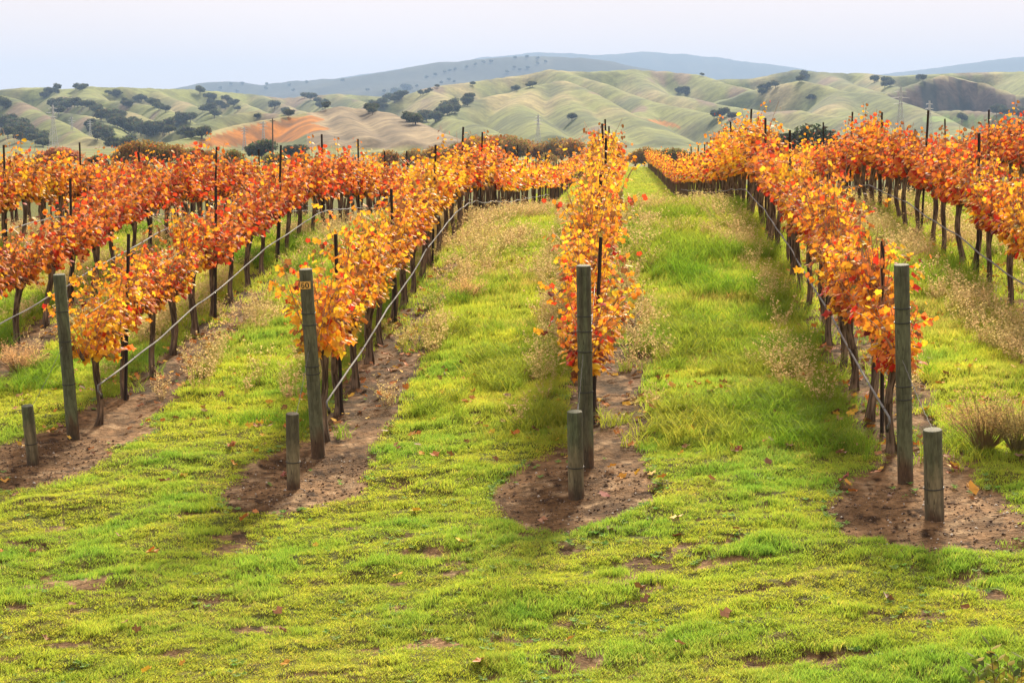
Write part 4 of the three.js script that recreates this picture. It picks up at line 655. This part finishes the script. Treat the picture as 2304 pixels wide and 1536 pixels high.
  // steel lattice pylons
  const pylon = (px, topY, botY, d, label) => {
    const X = ray(px, 300).x * d, top0 = at(px, topY, d).y, h = (botY - topY) * d / F + 2, y0 = top0 - h, g = group('lattice_pylon', new THREE.Vector3(X, y0, -d), r() * 0.8); tag(g, label, 'pylon', 'lattice pylons in the valley');
    const w = h * 0.085, leg = (sx, sz) => { const mb = new MB(), P = [[w, 0], [w * 0.5, 0.45 * h], [w * 0.22, 0.75 * h], [w * 0.12, h]].map(([a, b]) => new THREE.Vector3(sx * a, b, sz * a)); mb.tube(P, P.map(() => 0.11), 4, [1, 1, 1], false); return mb.geo(); };
    for (const sx of [-1, 1]) for (const sz of [-1, 1]) part('leg', leg(sx, sz), M.pylon, g);
    const br = new MB(), W = t => t < 0.45 ? lerp(w, w * 0.5, t / 0.45) : t < 0.75 ? lerp(w * 0.5, w * 0.22, (t - 0.45) / 0.3) : lerp(w * 0.22, w * 0.12, (t - 0.75) / 0.25);
    for (let k = 0; k < 12; k++) { const t0 = k / 12, t1 = (k + 1) / 12, a = W(t0), b = W(t1); for (const [p, q] of [[[-a, -a], [b, -b]], [[a, -a], [-b, -b]], [[-a, a], [b, b]], [[a, a], [-b, b]], [[a, -a], [b, b]], [[-a, -a], [-b, b]]]) br.tube([new THREE.Vector3(p[0], t0 * h, p[1]), new THREE.Vector3(q[0], t1 * h, q[1])], [0.055, 0.055], 3, [1, 1, 1], false); }
    part('bracing', br.geo(), M.pylon, g);
    for (const t of [0.72, 0.82, 0.92]) { const mb = new MB(), L = h * (t === 0.82 ? 0.16 : 0.12); mb.tube([new THREE.Vector3(-L, t * h, 0), new THREE.Vector3(0, (t + 0.012) * h, 0), new THREE.Vector3(L, t * h, 0)], [0.08, 0.2, 0.08], 4, [1, 1, 1], false); part('crossarm', mb.geo(), M.pylon, g); }
  };
  pylon(119, 236, 325, 1000, 'tall lattice pylon standing before the green spur at the left');
  pylon(161, 262, 308, 1500, 'smaller hazy pylon right of the tall left pylon');
  pylon(202, 270, 312, 1450, 'thin hazy pylon before the gully at the left');
  pylon(549, 285, 330, 1050, 'hazy pylon in front of the orange vineyard, left of the pole');
  pylon(592, 272, 330, 980, 'pylon in front of the orange vineyard just left of the pole');
  pylon(1211, 258, 322, 1100, 'hazy pylon below the lone oak on the main hill');
  pylon(2026, 196, 320, 900, 'tallest lattice pylon rising over the right rows');
  pylon(2091, 226, 320, 1000, 'pylon just right of the tallest one');
  { const d = 420, X = ray(613, 300).x * d, tp = at(613, 266, d), g = group('utility_pole', new THREE.Vector3(X, ground(X, d), -d)); tag(g, 'slim dark wooden utility pole before the orange vineyard', 'pole'); const H = tp.y - g.position.y, mb = new MB(); mb.tube([new THREE.Vector3(0, -0.5, 0), new THREE.Vector3(0, H, 0)], [0.17, 0.12], 8, [1, 1, 1]); part('shaft', mb.geo(), M.poleWood, g); const ca = part('crossarm', new THREE.BoxGeometry(1.1, 0.12, 0.1), M.poleWood, g); ca.position.set(0, H - 0.5, 0.14); }
}
console.log('trees done');
renderer.render(scene, camera);
